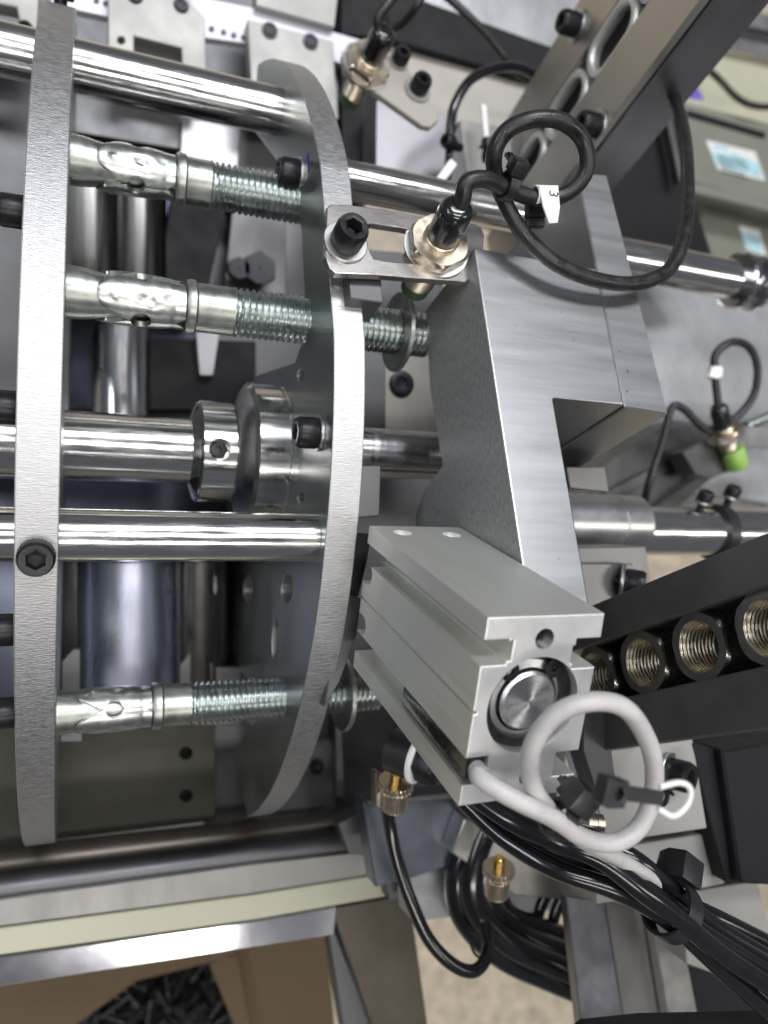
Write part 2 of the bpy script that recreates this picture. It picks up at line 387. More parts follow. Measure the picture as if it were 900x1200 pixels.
a_top, a_bot = math.radians(70), math.atan2(-151.6, 66.5)
f1, f2, f3, f4 = A(401, 190), A(424, 385), A(420, 612), A(413, 690)
arc = []; n = 170
for i in range(n + 1):
    t = a_top + (a_bot - a_top) * i / n
    if f2 < t < f1 or f4 < t < f3: continue
    arc.append(t)
for x in (f1, f2, f3, f4): arc.append(x)
arc.sort(reverse=True)
out = [(RD * math.sin(t), RD * math.cos(t)) for t in arc]
for px, py in ((272, 878), (283, 868), (292, 852), (306, 838), (306, 800), (268, 782), (250, 700), (255, 600), (262, 500), (300, 440), (345, 425), (356, 395), (357, 347), (353, 270), (347, 227), (328, 193), (296, 150)):
    p = WX(px, py, 66); out.append((p.y - YC, p.z - ZC))
hs = []
for px, py, rx, ry in ((291, 690, 6, 16), (336, 690, 7, 17), (352, 440, 4, 7), (352, 583, 4, 6), (322, 748, 3.5, 24)):
    h = [WX(x, y, 66) for x, y in ellip(px, py, rx, ry, .05)]; hs.append([(p.y - YC, p.z - ZC) for p in h])
me = holed(out, hs, 9.4, .35); objf('curved_plate', two_mat(me, 'plate_face', 'rim'), None, YZ(75.4), rp)
for px, py in ((352, 205), (375, 508)):
    p = WX(px, py, 66); screw(rp, p, (-1, 0, 0), 4.6, 6.5, 5.2)
# blue pen mark beside the upper screw
p = WX(361, 190, 65.95); b = MB(); b.box(-1.0, 1.0, -3.2, 3.2, -.05, .05, frz(p, (-1, 0, 0), (0, .3, 1))); obj('pen_mark', b, 'blue_ink', rp)

# ================================================================== SHAFTS
def shaft(label, Y, Z, r, x0, x1, m='chrome', group=None, extra=None):
    b = MB(); b.lathe([(x0, r - .5), (x0 + .5, r), (x1 - .5, r), (x1, r - .5)], 64, frX(Y, Z)); o = obj('guide_shaft', b, m)
    return tag(o, label, 'steel shaft', group)
def frX(Y, Z): return fr((0, Y, Z), Vector((0, 1, 0)), Vector((0, 0, 1)), XV)
shaft('polished steel shaft across the top left, above the expansion bolts', 150.6, -69.6, 8.1, -70, 66.4)
shaft('polished steel shaft just below the collared centre shaft, clamped by the left rim', -3.6, -16, 7.0, -70, 66.4)
# collared centre shaft
CY, CZ = WX(345, 528, 66).y, -61
cs = thing('collared_shaft', 'thick steel shaft with a screw collar and a wide flange against the middle plate', 'steel shaft', (20, CY, CZ - 24))
xa = Xat(222, CY, CZ); xb = Xat(272, CY, CZ); xc = Xat(283, CY, CZ)
b = MB(); b.lathe([(-80, 11), (xa, 11)], 64, frX(CY, CZ)); obj('shaft', b, 'chrome', cs)
b = MB(); b.lathe([(xa - 1, 10), (xa, 11.5), (xa + 1.6, 16.2), (xa + 2.4, 17.1), (xb - 1.5, 17.1), (xb - .6, 16.4), (xb, 12)], 72, frX(CY, CZ))
colm = b.mesh('shaft_collar', 0)
cutm = MB().lathe([(10.5, 3.6), (20, 3.6)], 28, frz(((xa + xb) / 2, CY, CZ), (0, -.02, 1))).mesh('c')
colm = cut(colm, [cutm]); colm.name = 'shaft_collar'; objf('shaft_collar', setm(colm, 'chrome'), None, Matrix.Identity(4), cs)
b = MB(); b.lathe([(10.6, 3.3), (13.6, 3.3), (13.8, 2.6), (13.8, 1.4), (12.2, 1.2)], 6, frz(((xa + xb) / 2, CY, CZ), (0, -.02, 1))); obj('set_screw', b, 'black_oxide', cs)
b = MB(); b.lathe([(xc, 12), (xc, 23.2), (xc + 1.2, 24.4), (64.2, 24.4), (64.6, 24.0), (64.9, 24.4), (66.0, 24.4)], 80, frX(CY, CZ)); obj('flange', b, 'chrome', cs)
# shaft between the middle plate and the block
p = WX(471, 517, 95)
b = MB(); b.lathe([(75.3, 7.2), (132, 7.2)], 56, frX(WX(471, 516, 90).y, -38)); o = obj('short_shaft', b, 'chrome_dull'); tag(o, 'short steel shaft running from the middle plate into the speckled block', 'steel shaft')
# upper shaft to the right of the middle plate
p = WX(500, 232, 120)
Y1, Z1 = WX(410, 210, 78).y, WX(410, 210, 78).z
zz = -62.; q = W(412, 211, zz); q2 = W(560, 243, zz); ya = (q.y + q2.y) / 2
b = MB(); b.lathe([(75.3, 7.1), (185, 7.1)], 56, frX(ya, zz)); o = obj('guide_shaft', b, 'chrome'); tag(o, 'polished shaft passing behind the brass sensor, right of the middle plate', 'steel shaft')
# right upper shaft with rings
rs = None
zz = -75.; q = W(745, 306, zz); q2 = W(850, 327, zz); ya = (q.y + q2.y) / 2
rs = thing('ringed_shaft', 'steel shaft with two snap rings at the right edge, below the black cable', 'steel shaft', (250, ya, zz - 9))
x0 = W(700, 300, zz).x; x1 = W(868, 330, zz).x
b = MB(); b.lathe([(x0, 9.2), (x1, 9.2)], 64, frX(ya, zz)); obj('shaft', b, 'chrome', rs)
b = MB(); b.lathe([(x1, 7.8), (x1 + 120, 7.8)], 64, frX(ya, zz)); obj('shaft_end', b, 'chrome_dull', rs)
for k in range(2):
    b = MB(); xx = x1 - 4 + k * 10; b.lathe([(xx, 9), (xx, 12.2), (xx + .8, 13.2), (xx + 3.4, 13.2), (xx + 4.2, 12.2), (xx + 4.2, 9)], 56, frX(ya, zz)); obj('ring', b, 'chrome_dull', rs)
# right lower shaft, collar, dark ring
zz = -55.; ya = W(760, 622, zz).y
rs2 = thing('stepped_shaft', 'steel shaft with a wide sleeve and a dark clamp ring, above the black nut rail', 'steel shaft', (200, ya, zz - 10))
x0 = W(640, 620, zz).x; x1 = W(715, 620, zz).x; x2 = W(748, 620, zz).x; x3 = W(838, 620, zz).x
b = MB(); b.lathe([(x0, 12.0), (x1 - .3, 12.0), (x1, 11.6)], 64, frX(ya + 2.5, zz)); obj('sleeve', b, 'alu_bright', rs2)
b = MB(); b.lathe([(x1, 11.6), (x1 + .3, 12.0), (x2 - 2, 12.0), (x2, 10.5), (x2, 8)], 64, frX(ya + 2.5, zz)); obj('sleeve_end', b, 'alu_bright', rs2)
b = MB(); b.lathe([(x2 - 4, 10.4), (x3, 10.4), (x3, 11.4), (x3 + 160, 11.4)], 64, frX(ya, zz)); obj('shaft', b, 'chrome', rs2)
b = MB(); b.lathe([(x3 - 2.5, 10.3), (x3 - 2.5, 12.4), (x3 + 2.5, 12.4), (x3 + 2.5, 10.3)], 56, frX(ya, zz)); obj('clamp_ring', b, 'dark_steel', rs2)
for px, py in ((824, 586), (856, 580)):
    p = W(px, py + 2, zz + 4); screw(rs2, p, (0, .85, .5), 3.3, 4.2, 4.2)

# ================================================================== WEDGE ANCHORS
def wedge_anchor(label, Y, Z, pxs, r, xend, rot=0, washers=()):
    c0, c1, c2, c3, c4 = [Xat(p, Y, Z) for p in pxs]       # clip start, clip end, collar end, thread start, plate
    t = thing('expansion_bolt', label, 'expansion bolt', ((c1 + c2) / 2, Y, Z - r), 'zinc plated expansion bolts between the plates')
    F_ = frX(Y, Z)
    b = MB(); L = c1 - c0
    b.lathe([(-14, r * 1.02), (-3, r * 1.02), (c0 - 4, r * 1.0), (c0 + L * .25, r * .80), (c0 + L * .6, r * .66), (c1 + .5, r * .66)], 40, F_); obj('cone_shank', b, 'zinc_dull', t)
    b = MB()
    for k in range(3):
        a0 = rot + k * 2 * PI / 3; ro = []; nz, ns = 48, 30
        def hw(u):      # half width of a leaf in radians at 0..1 along the clip
            g = .02 + .42 * max(0, .36 - u) / .36 * (1 if u > .02 else .9)
            d = u - .50; 
            if abs(d) < .115: g = max(g, .40 * math.sqrt(max(0, 1 - (d / .115) ** 2)))
            d2 = u - .97
            if u > .9: g = max(g, .28 * (u - .9) / .1)
            return PI / 3 - g
        for iz in range(nz + 1):
            u = iz / nz; ring_o = []
            for is_ in range(ns + 1):
                s_ = -1 + 2 * is_ / ns; edge = .035 * math.cos(s_ * PI / 2 * 5) if iz == 0 else 0
                ph = a0 + s_ * hw(u); end = (.10 * abs(s_) ** 3 if u < .3 else 0) * (1 - u / .3)
                z = c0 + (u + end) * L
                bulge = .10 * math.sin(PI * min(1, u * 1.15)) ** .6
                rr = r * (.96 + bulge)
                for (du, ds, sz, dp) in ((.55, .12, .11, -.12), (.83, -.1, .10, -.05), (.20, .12, .06, .06)):
                    q = ((u - du) / sz) ** 2 + ((s_ - ds) / (sz * 2.8)) ** 2
                    rr += r * dp * math.exp(-q * 1.3)
                ring_o.append((z, ph, rr))
            ro.append(ring_o)
        grid = []
        for ring_o in ro:
            o1 = [F_ @ Vector((rr * math.cos(ph), rr * math.sin(ph), z)) for z, ph, rr in ring_o]
            i1 = [F_ @ Vector(((rr - 1.6) * math.cos(ph), (rr - 1.6) * math.sin(ph), z)) for z, ph, rr in ring_o[::-1]]
            grid.append(o1 + i1)
        b.quadgrid(grid, True, True, True)
    obj('expansion_clip', b, 'zinc', t, smooth=50)
    b = MB(); b.lathe([(c1 + .3, r * .8), (c1 + .4, r * 1.05), (c1 + 1.2, r * 1.1), (c2 - .6, r * 1.1), (c2, r * 1.0), (c2 + .4, r * .99), (c3 + .2, r * .99)], 48, F_); obj('collar', b, 'zinc_dull', t)
    b = MB(); b.thread(c3, xend, r * 1.02, 1.9, 1.15, 40, F_); obj('thread', b, 'zinc_rough', t, smooth=60)
    for xw, rw in washers:
        b = MB(); b.lathe([(xw, r), (xw, rw - .3), (xw + .3, rw), (xw + 1.5, rw), (xw + 1.8, rw - .3), (xw + 1.8, r)], 48, F_, False, False); obj('washer', b, 'zinc', t)
    return t
p = WX(345, 235, 66); wedge_anchor('expansion bolt nearest the top, half hidden by the black screw head', p.y, p.z, (113, 203, 217, 245, 345), 7.2, 74, 1.48)
p = WX(357, 376, 66); wedge_anchor('expansion bolt second from the top, the widest looking one', p.y, p.z, (113, 215, 229, 272, 357), 7.2, 108, 1.66, ((Xat(463, p.y, p.z), 13.),))
p = WX(330, 817, 66); wedge_anchor('expansion bolt at the bottom with its dark round gap facing the viewer', p.y, p.z, (88, 176, 190, 222, 320), 6.6, 100, .30, ((Xat(398, p.y, p.z), 13.),))
#SPLIT2
# ================================================================== MILLED BLOCK (turned 17 degrees about the shaft direction)
AB = .2985; NB, YB = nv(AB), yv(AB)
OB = W(556, 290, 5)
FB = fr(OB, XV, YB, NB)                                     # local x along shafts, y up the face, z towards viewer
def bl(px, py):
    q = FB.inverted() @ WP(px, py, OB, NB); return q.x, q.y
mbk = thing('milled_block', 'large grey milled aluminium block with a stepped notch and a speckled left side', 'metal block', OB + Vector((25, -40, -60)))
b = MB()
xl = 18.4; xr = 43.4
outl = [(0, 0), (0, -112), (xl, -112), (xl, -47.4), (xl + .6, -46.8), (xr, -46.8), (xr, 0)]
me = holed(outl, [], 60, .45, 'block_body')
zy = fr((-3, 0, 0), Vector((0, 0, 1)), Vector((0, 1, 0)), Vector((1, 0, 0)))
c1 = MB().prism([(-35, -6.2), (-38, -27), (-36, -54.5), (-51, -57.5), (-60, -64), (-62, -120), (-75, -120), (-75, 10), (-44, 10)], 0, 32, zy).mesh('c')
c2 = MB().prism([(3, -9), (-75, 17), (-75, 30), (3, 30)], 0, .001, zy).mesh('c')
me = cut(me, [c1]); me.name = 'block_body'; setm(me, 'alu_mill', 'alu_speck')
for p_ in me.polygons: p_.material_index = 1 if p_.normal.x < -.8 else 0
objf('block_body', me, None, FB, mbk)
# plate behind the arm, standing taller
sp = [bl(677, 201), bl(719, 211), bl(783, 485), bl(735.5, 472)]
b = MB(); b.prism([(44.0, sp[0][1]), (56.5, sp[1][1] + 2), (60.2, sp[2][1]), (44.0, -47.4)], -95, -.3, FB)
o = obj('stop_plate', b, 'alu_mill', None, .45); tag(o, 'tall narrow milled plate standing against the right end of the large block', 'metal plate')

# ================================================================== SENSOR BRACKET AND SENSOR ON THE MIDDLE PLATE
AS = math.radians(14.5); NS, YS = nv(AS), yv(AS)
OS = W(405, 285, 1.2)
br = thing('slotted_bracket', 'slotted stainless bracket screwed to the rim of the middle plate', 'bracket', OS + Vector((20, 0, -2)))
outl = [(383, 243), (388, 239), (411, 240), (450, 245), (491, 253), (556, 262), (564, 266), (568, 276), (566, 292), (556, 322), (545, 331), (533, 329), (487, 326), (440, 322), (393, 320), (386, 314), (381, 300)]
slot = [(430, 263), (436, 262), (470, 267), (495, 272), (520, 278), (525, 290), (515, 306), (490, 309), (462, 307), (447, 305), (438, 303), (432, 290), (428, 270)]
slab('bracket_plate', outl, OS, NS, 2.6, 'stainless', br, .3, [slot])
p = WP(404, 285, OS, NS); screw(br, p, NS, 4.6, 7.2, 6.4)
pb = WP(430, 333, OS - NS * 3, NS); b = MB(); b.box(-5, 5, -4.5, 4.5, -12, 0, fr(pb - NS * 1, XV, YS, NS)); obj('spacer_block', b, 'mid_grey', br, .3)
sen = None
def sensor(label, base, ax, s=1., m_nut='nickel', cap='green_dark', hint=None, below=17, group='inductive sensors with black cables', lock=True):
    ax = Vector(ax).normalized(); f = frz(base, ax, hint); t = thing('proximity_sensor', label, 'sensor', Vector(base) - ax * below * s, group)
    b = MB(); b.thread(-below * s, 3.2 * s, 5.0 * s, 1.0 * s, .45 * s, 36, f); obj('threaded_barrel', b, m_nut, t, smooth=60)
    b = MB(); b.lathe([(-(below + 4.5) * s, 4.3 * s), (-(below + 4.8) * s, 4.6 * s), (-(below - .5) * s, 4.8 * s)][::1], 32, f); obj('sensing_face', b, cap, t)
    b = MB(); hexring(b, 9.4 * s, 0.6 * s, 4.4 * s, 4.6 * s, f, .5 * s); obj('hex_nut', b, m_nut, t)
    b = MB(); b.lathe([(0, 5 * s), (0, 9.9 * s), (.6 * s, 9.9 * s), (.6 * s, 5 * s)], 36, f, False, False); obj('washer', b, 'alu_bright', t)
    if lock:
        b = MB(); hexring(b, 8.3 * s, -7.6 * s, -3.6 * s, 4.6 * s, f @ Matrix.Rotation(.4, 4, 'Z'), .5 * s); obj('hex_nut', b, m_nut, t)
    b = MB(); b.lathe([(3 * s, 5.3 * s), (5.6 * s, 5.3 * s), (6 * s, 5.0 * s), (6.2 * s, 4.6 * s)], 32, f); obj('collar_ring', b, m_nut, t)
    b = MB(); n = 28; rings = []
    for z, r in ((5.4, 4.6), (6.5, 4.75), (9, 4.8), (12, 4.75), (15, 4.85), (17.5, 4.7), (18.8, 4.2), (19.6, 3.2), (19.9, 2.0)):
        rings.append([f @ Vector(((r * s * (1 + .035 * noise.noise(Vector((math.cos(a) * 2, math.sin(a) * 2, z * .35 + base[0]))))) * math.cos(a), (r * s) * math.sin(a), z * s)) for a in [2 * PI * i / n for i in range(n)]])
    b.quadgrid(rings, True, True, True); obj('cable_plug', b, 'plug', t, smooth=70)
    return t, f
sb = WP(511, 291, OS, NS)
s1, sf = sensor('brass sensor with a black plug, standing in the slotted bracket beside the block', sb, NS - XV * .13, 1.0)
top = sf @ Vector((0, 0, 17.5))
zt = top.z
cab = [top, top + (NS * 3 + XV * .5), W(547, 219, zt + 5), W(568, 213, zt + 5), W(592, 219, zt + 3), W(622, 229, zt + 2), W(652, 230, zt + 3), W(678, 215, zt + 6), W(690, 190, zt + 9), W(683, 158, zt + 11), W(656, 139, zt + 12), W(622, 138, zt + 11), W(594, 153, zt + 8), W(580, 180, zt + 5), W(583, 212, zt + 0), W(600, 253, zt - 2), W(625, 288, zt - 3), W(657, 313, zt - 3), W(700, 329, zt - 3), W(745, 331, zt - 3), W(780, 320, zt - 4), W(797, 295, zt - 6), W(803, 255, zt - 10), W(808, 205, zt - 18), W(803, 160, zt - 34), W(792, 120, zt - 52), W(775, 80, zt - 80), W(765, 40, zt - 120)]
b = MB(); b.tube(spline(cab, 8), 2.3, 16); obj('cable', b, 'rubber', s1, smooth=80)
tie_thing('black cable tie holding the loop of the sensor cable, left of the white number tag', W(596, 218, zt + 2.5), W(622, 229, zt) - W(582, 217, zt), 3.2, W(608, 185, zt + 6) - W(596, 218, zt), .9, 5)
# number tag
tgc = W(637, 229, zt + 2.5); ax = (W(652, 230, zt) - W(622, 229, zt)).normalized()
tg = thing('cable_marker', 'white cable tag printed with a 3, clipped on the looped black cable', 'cable tag', tgc)
ft = fr(tgc, ax, (Vector((0, 1, 0)) - ax * ax.y).normalized(), ax.cross((Vector((0, 1, 0)) - ax * ax.y).normalized()))
b = MB()
b.lathe([(-3.2, 2.1), (-3.2, 2.7), (3.2, 2.7), (3.2, 2.1), (-3.2, 2.1)], 28, ft @ Matrix.Rotation(PI / 2, 4, 'Y'), False, False)
b.prism([(-3.2, 1.5), (3.2, 1.8), (3.0, -4.2), (1.6, -8.6), (-1.2, -8.8), (-2.6, -4.0)], 2.2, 2.9, ft); obj('sleeve', b, 'white', tg, .12)
def text(name, s, size, frame, m, parent, ext=.03):
    cu = bpy.data.curves.new('t', 'FONT'); cu.body = s; cu.size = size * S; cu.extrude = ext * S; cu.align_x = 'CENTER'; cu.align_y = 'CENTER'
    o = bpy.data.objects.new('t', cu); COL.objects.link(o); bpy.context.view_layer.update()
    me = bpy.data.meshes.new_from_object(o.evaluated_get(bpy.context.evaluated_depsgraph_get())); bpy.data.objects.remove(o)
    return objf(name, me, m, frame, parent)
text('printed_digit', '3', 4.2, ft @ Matrix.Translation((1.1, -.7, 2.95)) @ Matrix.Rotation(-PI / 2 - .15, 4, 'Z'), 'ink', tg)
b = MB(); b.box(-3.2, 3.2, -2.4, 2.4, -1.5, 1.5, fr(W(628, 246, zt - 3), ax, Vector((0, 1, 0)), Vector((0, 0, 1)))); b.box(-4.6, 1.6, -4.6, -1.8, -1, 1, fr(W(632, 249, zt - 3), ax, Vector((0, 1, 0)), Vector((0, 0, 1)))); obj('clip_lug', b, 'tie', tg, .4)

# ================================================================== COMPACT CYLINDER
CC = WX(709, 719, 106.); Bq = WX(537, 617, 106.); NC = (CC - Bq).normalized(); NC.x = 0; NC.normalize(); YCc = Vector((0, NC.z, -NC.y))
FC = fr(CC, XV, YCc, NC)       # local x right (0 at right side), y up (0 at top), z towards viewer (0 at end face)
cyl = thing('pneumatic_cylinder', 'pale grey compact pneumatic cylinder with grooved sides and a round piston end', 'air cylinder', FC @ Vector((-14, -42, -35)))
w0 = -28.7
outl = [(w0, 0), (0, 0), (.2, -5.6), (-6.0, -5.6), (-6.0, -7.2), (-6.6, -7.2), (-6.6, -11.2), (-6.0, -11.2), (-6.0, -12.4), (0, -12.4), (0, -20.6), (-.6, -21), (0, -21.4), (0, -32.6), (-6, -32.6), (-6, -38.4), (0, -38.4), (0, -42.9), (w0, -42.9), (w0, -37.9), (w0 + 5.6, -37.9), (w0 + 5.6, -31.6), (w0, -31.6), (w0, -21.5), (w0 + .9, -21.3), (w0 + .9, -20.9), (w0, -20.7), (w0, -10.6), (w0 + 5.9, -10.6), (w0 + 5.9, -9.8), (w0 + 7.0, -9.8), (w0 + 7.0, -5.4), (w0 + 5.9, -5.4), (w0 + 5.9, -5.0), (w0, -5.0)]
bx, by = -14.3, -20.5
me = holed(outl, [], 69.5, .3, 'cylinder_body')
cs_ = []
cs_.append(MB().lathe([(-20, 11.2), (2, 11.2)], 64, Matrix.Translation((bx, by, 0))).mesh('c'))
for hx_, hy_, hr in ((-14.3, -5.2, 2.3), (-12.4, -37.6, 2.3)):
    cs_.append(MB().lathe([(-9, hr), (2, hr)], 24, Matrix.Translation((hx_, hy_, 0))).mesh('c'))
for hz in (-63, -63):
    pass
tf = lambda x, z: fr((x, 0, z), Vector((1, 0, 0)), Vector((0, 0, -1)), Vector((0, 1, 0)))
for hx_, hz in ((-21.2, -62.5), (-6.6, -61.0)):
    cs_.append(MB().lathe([(-1.6, 2.7), (2, 2.7)], 28, tf(hx_, hz)).mesh('c'))
for hy_, rr_ in ((-13.2, 3.1), (-28.6, 2.8)):
    cs_.append(MB().box(w0 - 2, w0 + 5, hy_ - rr_, hy_ + rr_, -75, -66).mesh('c'))
    cs_.append(MB().lathe([(w0 - 2, rr_), (w0 + 5, rr_)], 28, fr((0, hy_, -66), Vector((0, 1, 0)), Vector((0, 0, 1)), Vector((1, 0, 0)))).mesh('c'))
me = cut(me, cs_); me.name = 'cylinder_body'
setm(me, 'alu_anod', 'alu_face', 'hole')
for p_ in me.polygons: p_.material_index = 1 if (p_.normal.z > .9 and p_.center.z > -.0005) else 0
cbody = objf('cylinder_body', me, None, FC, cyl)
f = FC @ Matrix.Translation((bx, by, 0))
b = MB(); b.lathe([(-19, 11.15), (-6.5, 11.15), (-6.5, 8.8), (-3.2, 8.8)], 56, f, True, False); obj('bore_liner', b, 'black', cyl)
b = MB(); b.lathe([(-9, 9.7), (-3.9, 9.7), (-3.3, 9.2), (-2.9, 7.5), (-5.6, 7.2)], 56, f, True, False); obj('rod_bush', b, 'alu_bright', cyl)
b = MB()
pts = []; n = 60; a0, a1 = math.radians(62), math.radians(62 + 236)
# snap ring open at the top right
oa = [(11.0 * math.cos(t), 11.0 * math.sin(t)) for t in [math.radians(128) + math.radians(285) * i / n for i in range(n + 1)]]
ia = [(r_ * math.cos(t), r_ * math.sin(t)) for i in range(n + 1) for t in [math.radians(128) + math.radians(285) * i / n] for r_ in [9.0 - .0 * i]]
b.prism(oa + ia[::-1], -3.4, -2.4, f); snr = obj('snap_ring', b, 'black_oxide', cyl, .1)
for an in (128, 53):
    t = math.radians(an); cx_, cy_ = 9.0 * math.cos(t), 9.0 * math.sin(t)
    me = holed(circ(cx_, cy_, 2.2, 20), [circ(cx_, cy_, .85, 14)], 1.2, .15, 'ring_eye'); objf('snap_ring_eye', me, 'black_oxide', f @ Matrix.Translation((0, 0, -2.0)), snr)
b = MB(); rr = [(-8, 6.9), (-2.2, 6.9), (-1.6, 6.3)] + [(-1.6, 6.3 - k * .55) for k in range(1, 10)] + [(-1.75, .5)]
b.lathe(rr, 64); objf('piston_rod', b.mesh('piston_rod', 0, 1, 30), 'turned', f, cyl)
for hx_, hy_ in ((-14.3, -5.2), (-12.4, -37.6)):
    b = MB()
    rings = []
    for k in range(31):
        z = -8.5 + 8.3 * k / 30; r_ = 2.27 - (.25 if k % 2 else 0); rings.append((z, r_))
    b.lathe(rings, 24, FC @ Matrix.Translation((hx_, hy_, 0)), True, False); obj('threaded_hole', b, 'mid_grey', cbody, smooth=50)
# position switch lying in the lower left groove
sw = MB(); sw.prism([(w0 + .9, -37.2), (w0 + 5.2, -37.2), (w0 + 5.2, -32.2), (w0 + .9, -32.2)], -36, -1.0, FC); o = obj('position_switch', sw, 'plug', None, .5, 2)
tag(o, 'black position switch lying in the lower groove of the pale cylinder, grey cable leaving it', 'switch')
g0 = FC @ Vector((w0 + 3.2, -34.6, -1))
zb = g0.z
gp = [g0 - NC * 3, g0 + NC * 1.5, W(561, 907, zb + 5), W(580, 920, zb + 8), W(610, 938, zb + 10), W(645, 958, zb + 11), W(672, 978, zb + 11), W(700, 990, zb + 11), W(728, 990, zb + 12), W(752, 972, zb + 13), W(766, 940, zb + 15), W(768, 900, zb + 17), W(757, 862, zb + 19), W(732, 833, zb + 21), W(697, 824, zb + 21), W(661, 833, zb + 19), W(634, 858, zb + 16), W(621, 890, zb + 13), W(624, 922, zb + 9), W(640, 948, zb + 6), W(662, 968, zb + 1), W(690, 990, zb - 6), W(730, 1012, zb - 16), W(780, 1040, zb - 24)]
b = MB(); b.tube(spline(gp, 8), 1.95, 16); obj('switch_cable', b, 'grey_cable', o, smooth=80)
tie_thing('dark cable tie crossing the grey cable where its loop begins', W(655, 960, zb + 9), W(672, 978, zb) - W(640, 955, zb), 3.3, W(672, 930, zb + 2) - W(655, 960, zb), 1.15, 3)
#SPLIT3
# ================================================================== SLANTED RAILS (bars pointing towards the viewer)
def railframe(px, py, X, a): return fr(WX(px, py, X), XV, yv(a), nv(a))   # x along shafts, y up, z along the bar
def rl(F_, px, py, X):
    q = F_.inverted() @ WX(px, py, X); return q.z, q.y
A1 = math.radians(21.5); X1 = 200.; F1 = railframe(700, 163, X1, A1)
tr = thing('chain_rail', 'pair of brushed steel bars with a chain between them, slanting to the top right', 'steel rail', F1 @ Vector((10, 10, -20)))
def hspan(F_, X, pts): return [rl(F_, *p, X)[1] for p in pts]
hA1 = sum(hspan(F1, X1, [(678, 0), (640, 66), (600, 128)])) / 3; hA0 = sum(hspan(F1, X1, [(726, 0), (683, 64), (640, 128)])) / 3
hB1 = sum(hspan(F1, X1, [(765, 0), (695, 95), (640, 170)])) / 3; hB0 = sum(hspan(F1, X1, [(822, 0), (763, 77), (700, 163)])) / 3
cf = [(F1.inverted() @ WP(x, y, F1 @ Vector((0, hB0, 0)), yv(A1))).x for x, y in ((900, 7), (800, 123), (725, 217))]
wC = sum(cf) / 3
b = MB(); b.box(0, 14, hA0, hA1, -90, 75, F1); obj('upper_bar', b, 'rail_steel', tr, .4)
b = MB(); b.box(0, 3.5, hB0 + .3, hB1, -90, 85, F1); obj('lower_bar', b, 'rail_steel', tr, .4)
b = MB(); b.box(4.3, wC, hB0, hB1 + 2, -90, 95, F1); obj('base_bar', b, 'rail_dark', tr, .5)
b = MB(); b.box(5, 13, hB1 + 2, hA0, -90, 75, F1); obj('channel_floor', b, 'black', tr)
for px, py, r in ((676, 30, 5.0), (700, 148, 5.0)):
    p = WX(px, py, X1 - .2); screw(tr, p, (-1, 0, 0), r, 7.5, r * 1.35)
hm = (hA0 + hB1) / 2; hw_ = (hA0 - hB1) / 2
def link_path(zc, L, R): 
    P = []
    for i in range(40):
        a = 2 * PI * i / 40; c, s_ = math.cos(a), math.sin(a); P.append((zc + (L - R) * (1 if c > 0 else -1) + R * c if abs(c) > .02 else zc, R * s_))
    return P
spots = [(716, 48), (655, 135), (612, 196), (765, -28)]
first = None
ends = ['topmost', 'upper middle', 'lower middle', 'lowest']
za, zb_ = rl(F1, 744, 2, X1)[0], rl(F1, 688, 92, X1)[0]; LL = abs(za - zb_) / 2
for i in range(4):
    zc = (za + zb_) / 2 + (1 - i) * (LL * 2 + .6)
    if i == 0:
        b = MB(); R = hw_ * .97; L = LL - 1.9
        path = [Vector((0, q[1], q[0])) for q in link_path(0, L, R)]; path.append(path[0].copy()); 
        rings = []; m_ = len(path) - 1
        for k in range(m_):
            d = (path[(k + 1) % m_] - path[k - 1]).normalized(); sx = Vector((1, 0, 0)); sy = d.cross(sx)
            rings.append([path[k] + sx * (5.2 * math.copysign(abs(math.cos(2 * PI * j / 16)) ** .5, math.cos(2 * PI * j / 16))) + sy * (1.9 * math.copysign(abs(math.sin(2 * PI * j / 16)) ** .6, math.sin(2 * PI * j / 16))) for j in range(16)])
        rings.append([v.copy() for v in rings[0]]); b.quadgrid(rings, True); first = setm(b.mesh('chain_link', 0, 1, 50), 'link')
    o = link('chain_link', first, F1 @ Matrix.Translation((5.6, hm, zc)))
    tag(o, 'chrome chain link, %s of the four lying between the two slanted bars' % ends[i], 'chain link', 'chain links between the slanted bars')

# lower right nut rail
A2 = math.radians(20); X2 = 150.; F2 = railframe(705, 757, X2, A2)
nr = thing('nut_rail', 'pair of black bars at the right holding a slanted row of hex nuts', 'black rail', F2 @ Vector((10, 0, 10)))
hU1 = sum(hspan(F2, X2, [(697, 710), (800, 665), (900, 622)])) / 3; hU0 = sum(hspan(F2, X2, [(703, 755), (800, 720), (900, 681)])) / 3
hL1 = sum(hspan(F2, X2, [(733, 820), (800, 801), (900, 777)])) / 3; hL0 = sum(hspan(F2, X2, [(717, 877), (800, 866), (900, 856)])) / 3
b = MB(); b.box(0, 4.2, hU0, hU1, -22, 95, F2); b.box(4.2, 16, hU0 + 4, hU1, -22, 95, F2); obj('upper_bar', b, 'black_anod', nr, .3)
b = MB(); b.box(0, 16, hL0, hL1, -22, 95, F2); obj('lower_bar', b, 'black_anod', nr, .5)
b = MB(); b.box(17, 20, hL0, hU1, -22, 95, F2); obj('back_bar', b, 'guide', nr)
b = MB(); b.box(4.4, 16, hU0 + .2, hU0 + 3.6, -22, 95, F2); obj('lip', b, 'black_anod', nr, .2)
hm2 = (hU0 + hL1) / 2; Rn = (hU0 - hL1) / 2 * 1.19
nutm = None
zs = [rl(F2, px, py, X2 + 4)[0] for px, py in ((757, 783), (822, 760))]
pitch = zs[1] - zs[0]
nb = MB(); hexring(nb, Rn, -13, 0, Rn * .67, None, .8); nme = setm(nb.mesh('nut_body', 0, 1, 30), 'nickel_nut', 'nut_face')
for p_ in nme.polygons:
    if p_.normal.z > .9 and p_.center.z > -.0009: p_.material_index = 1
tb = MB(); n_ = 40; rings = []
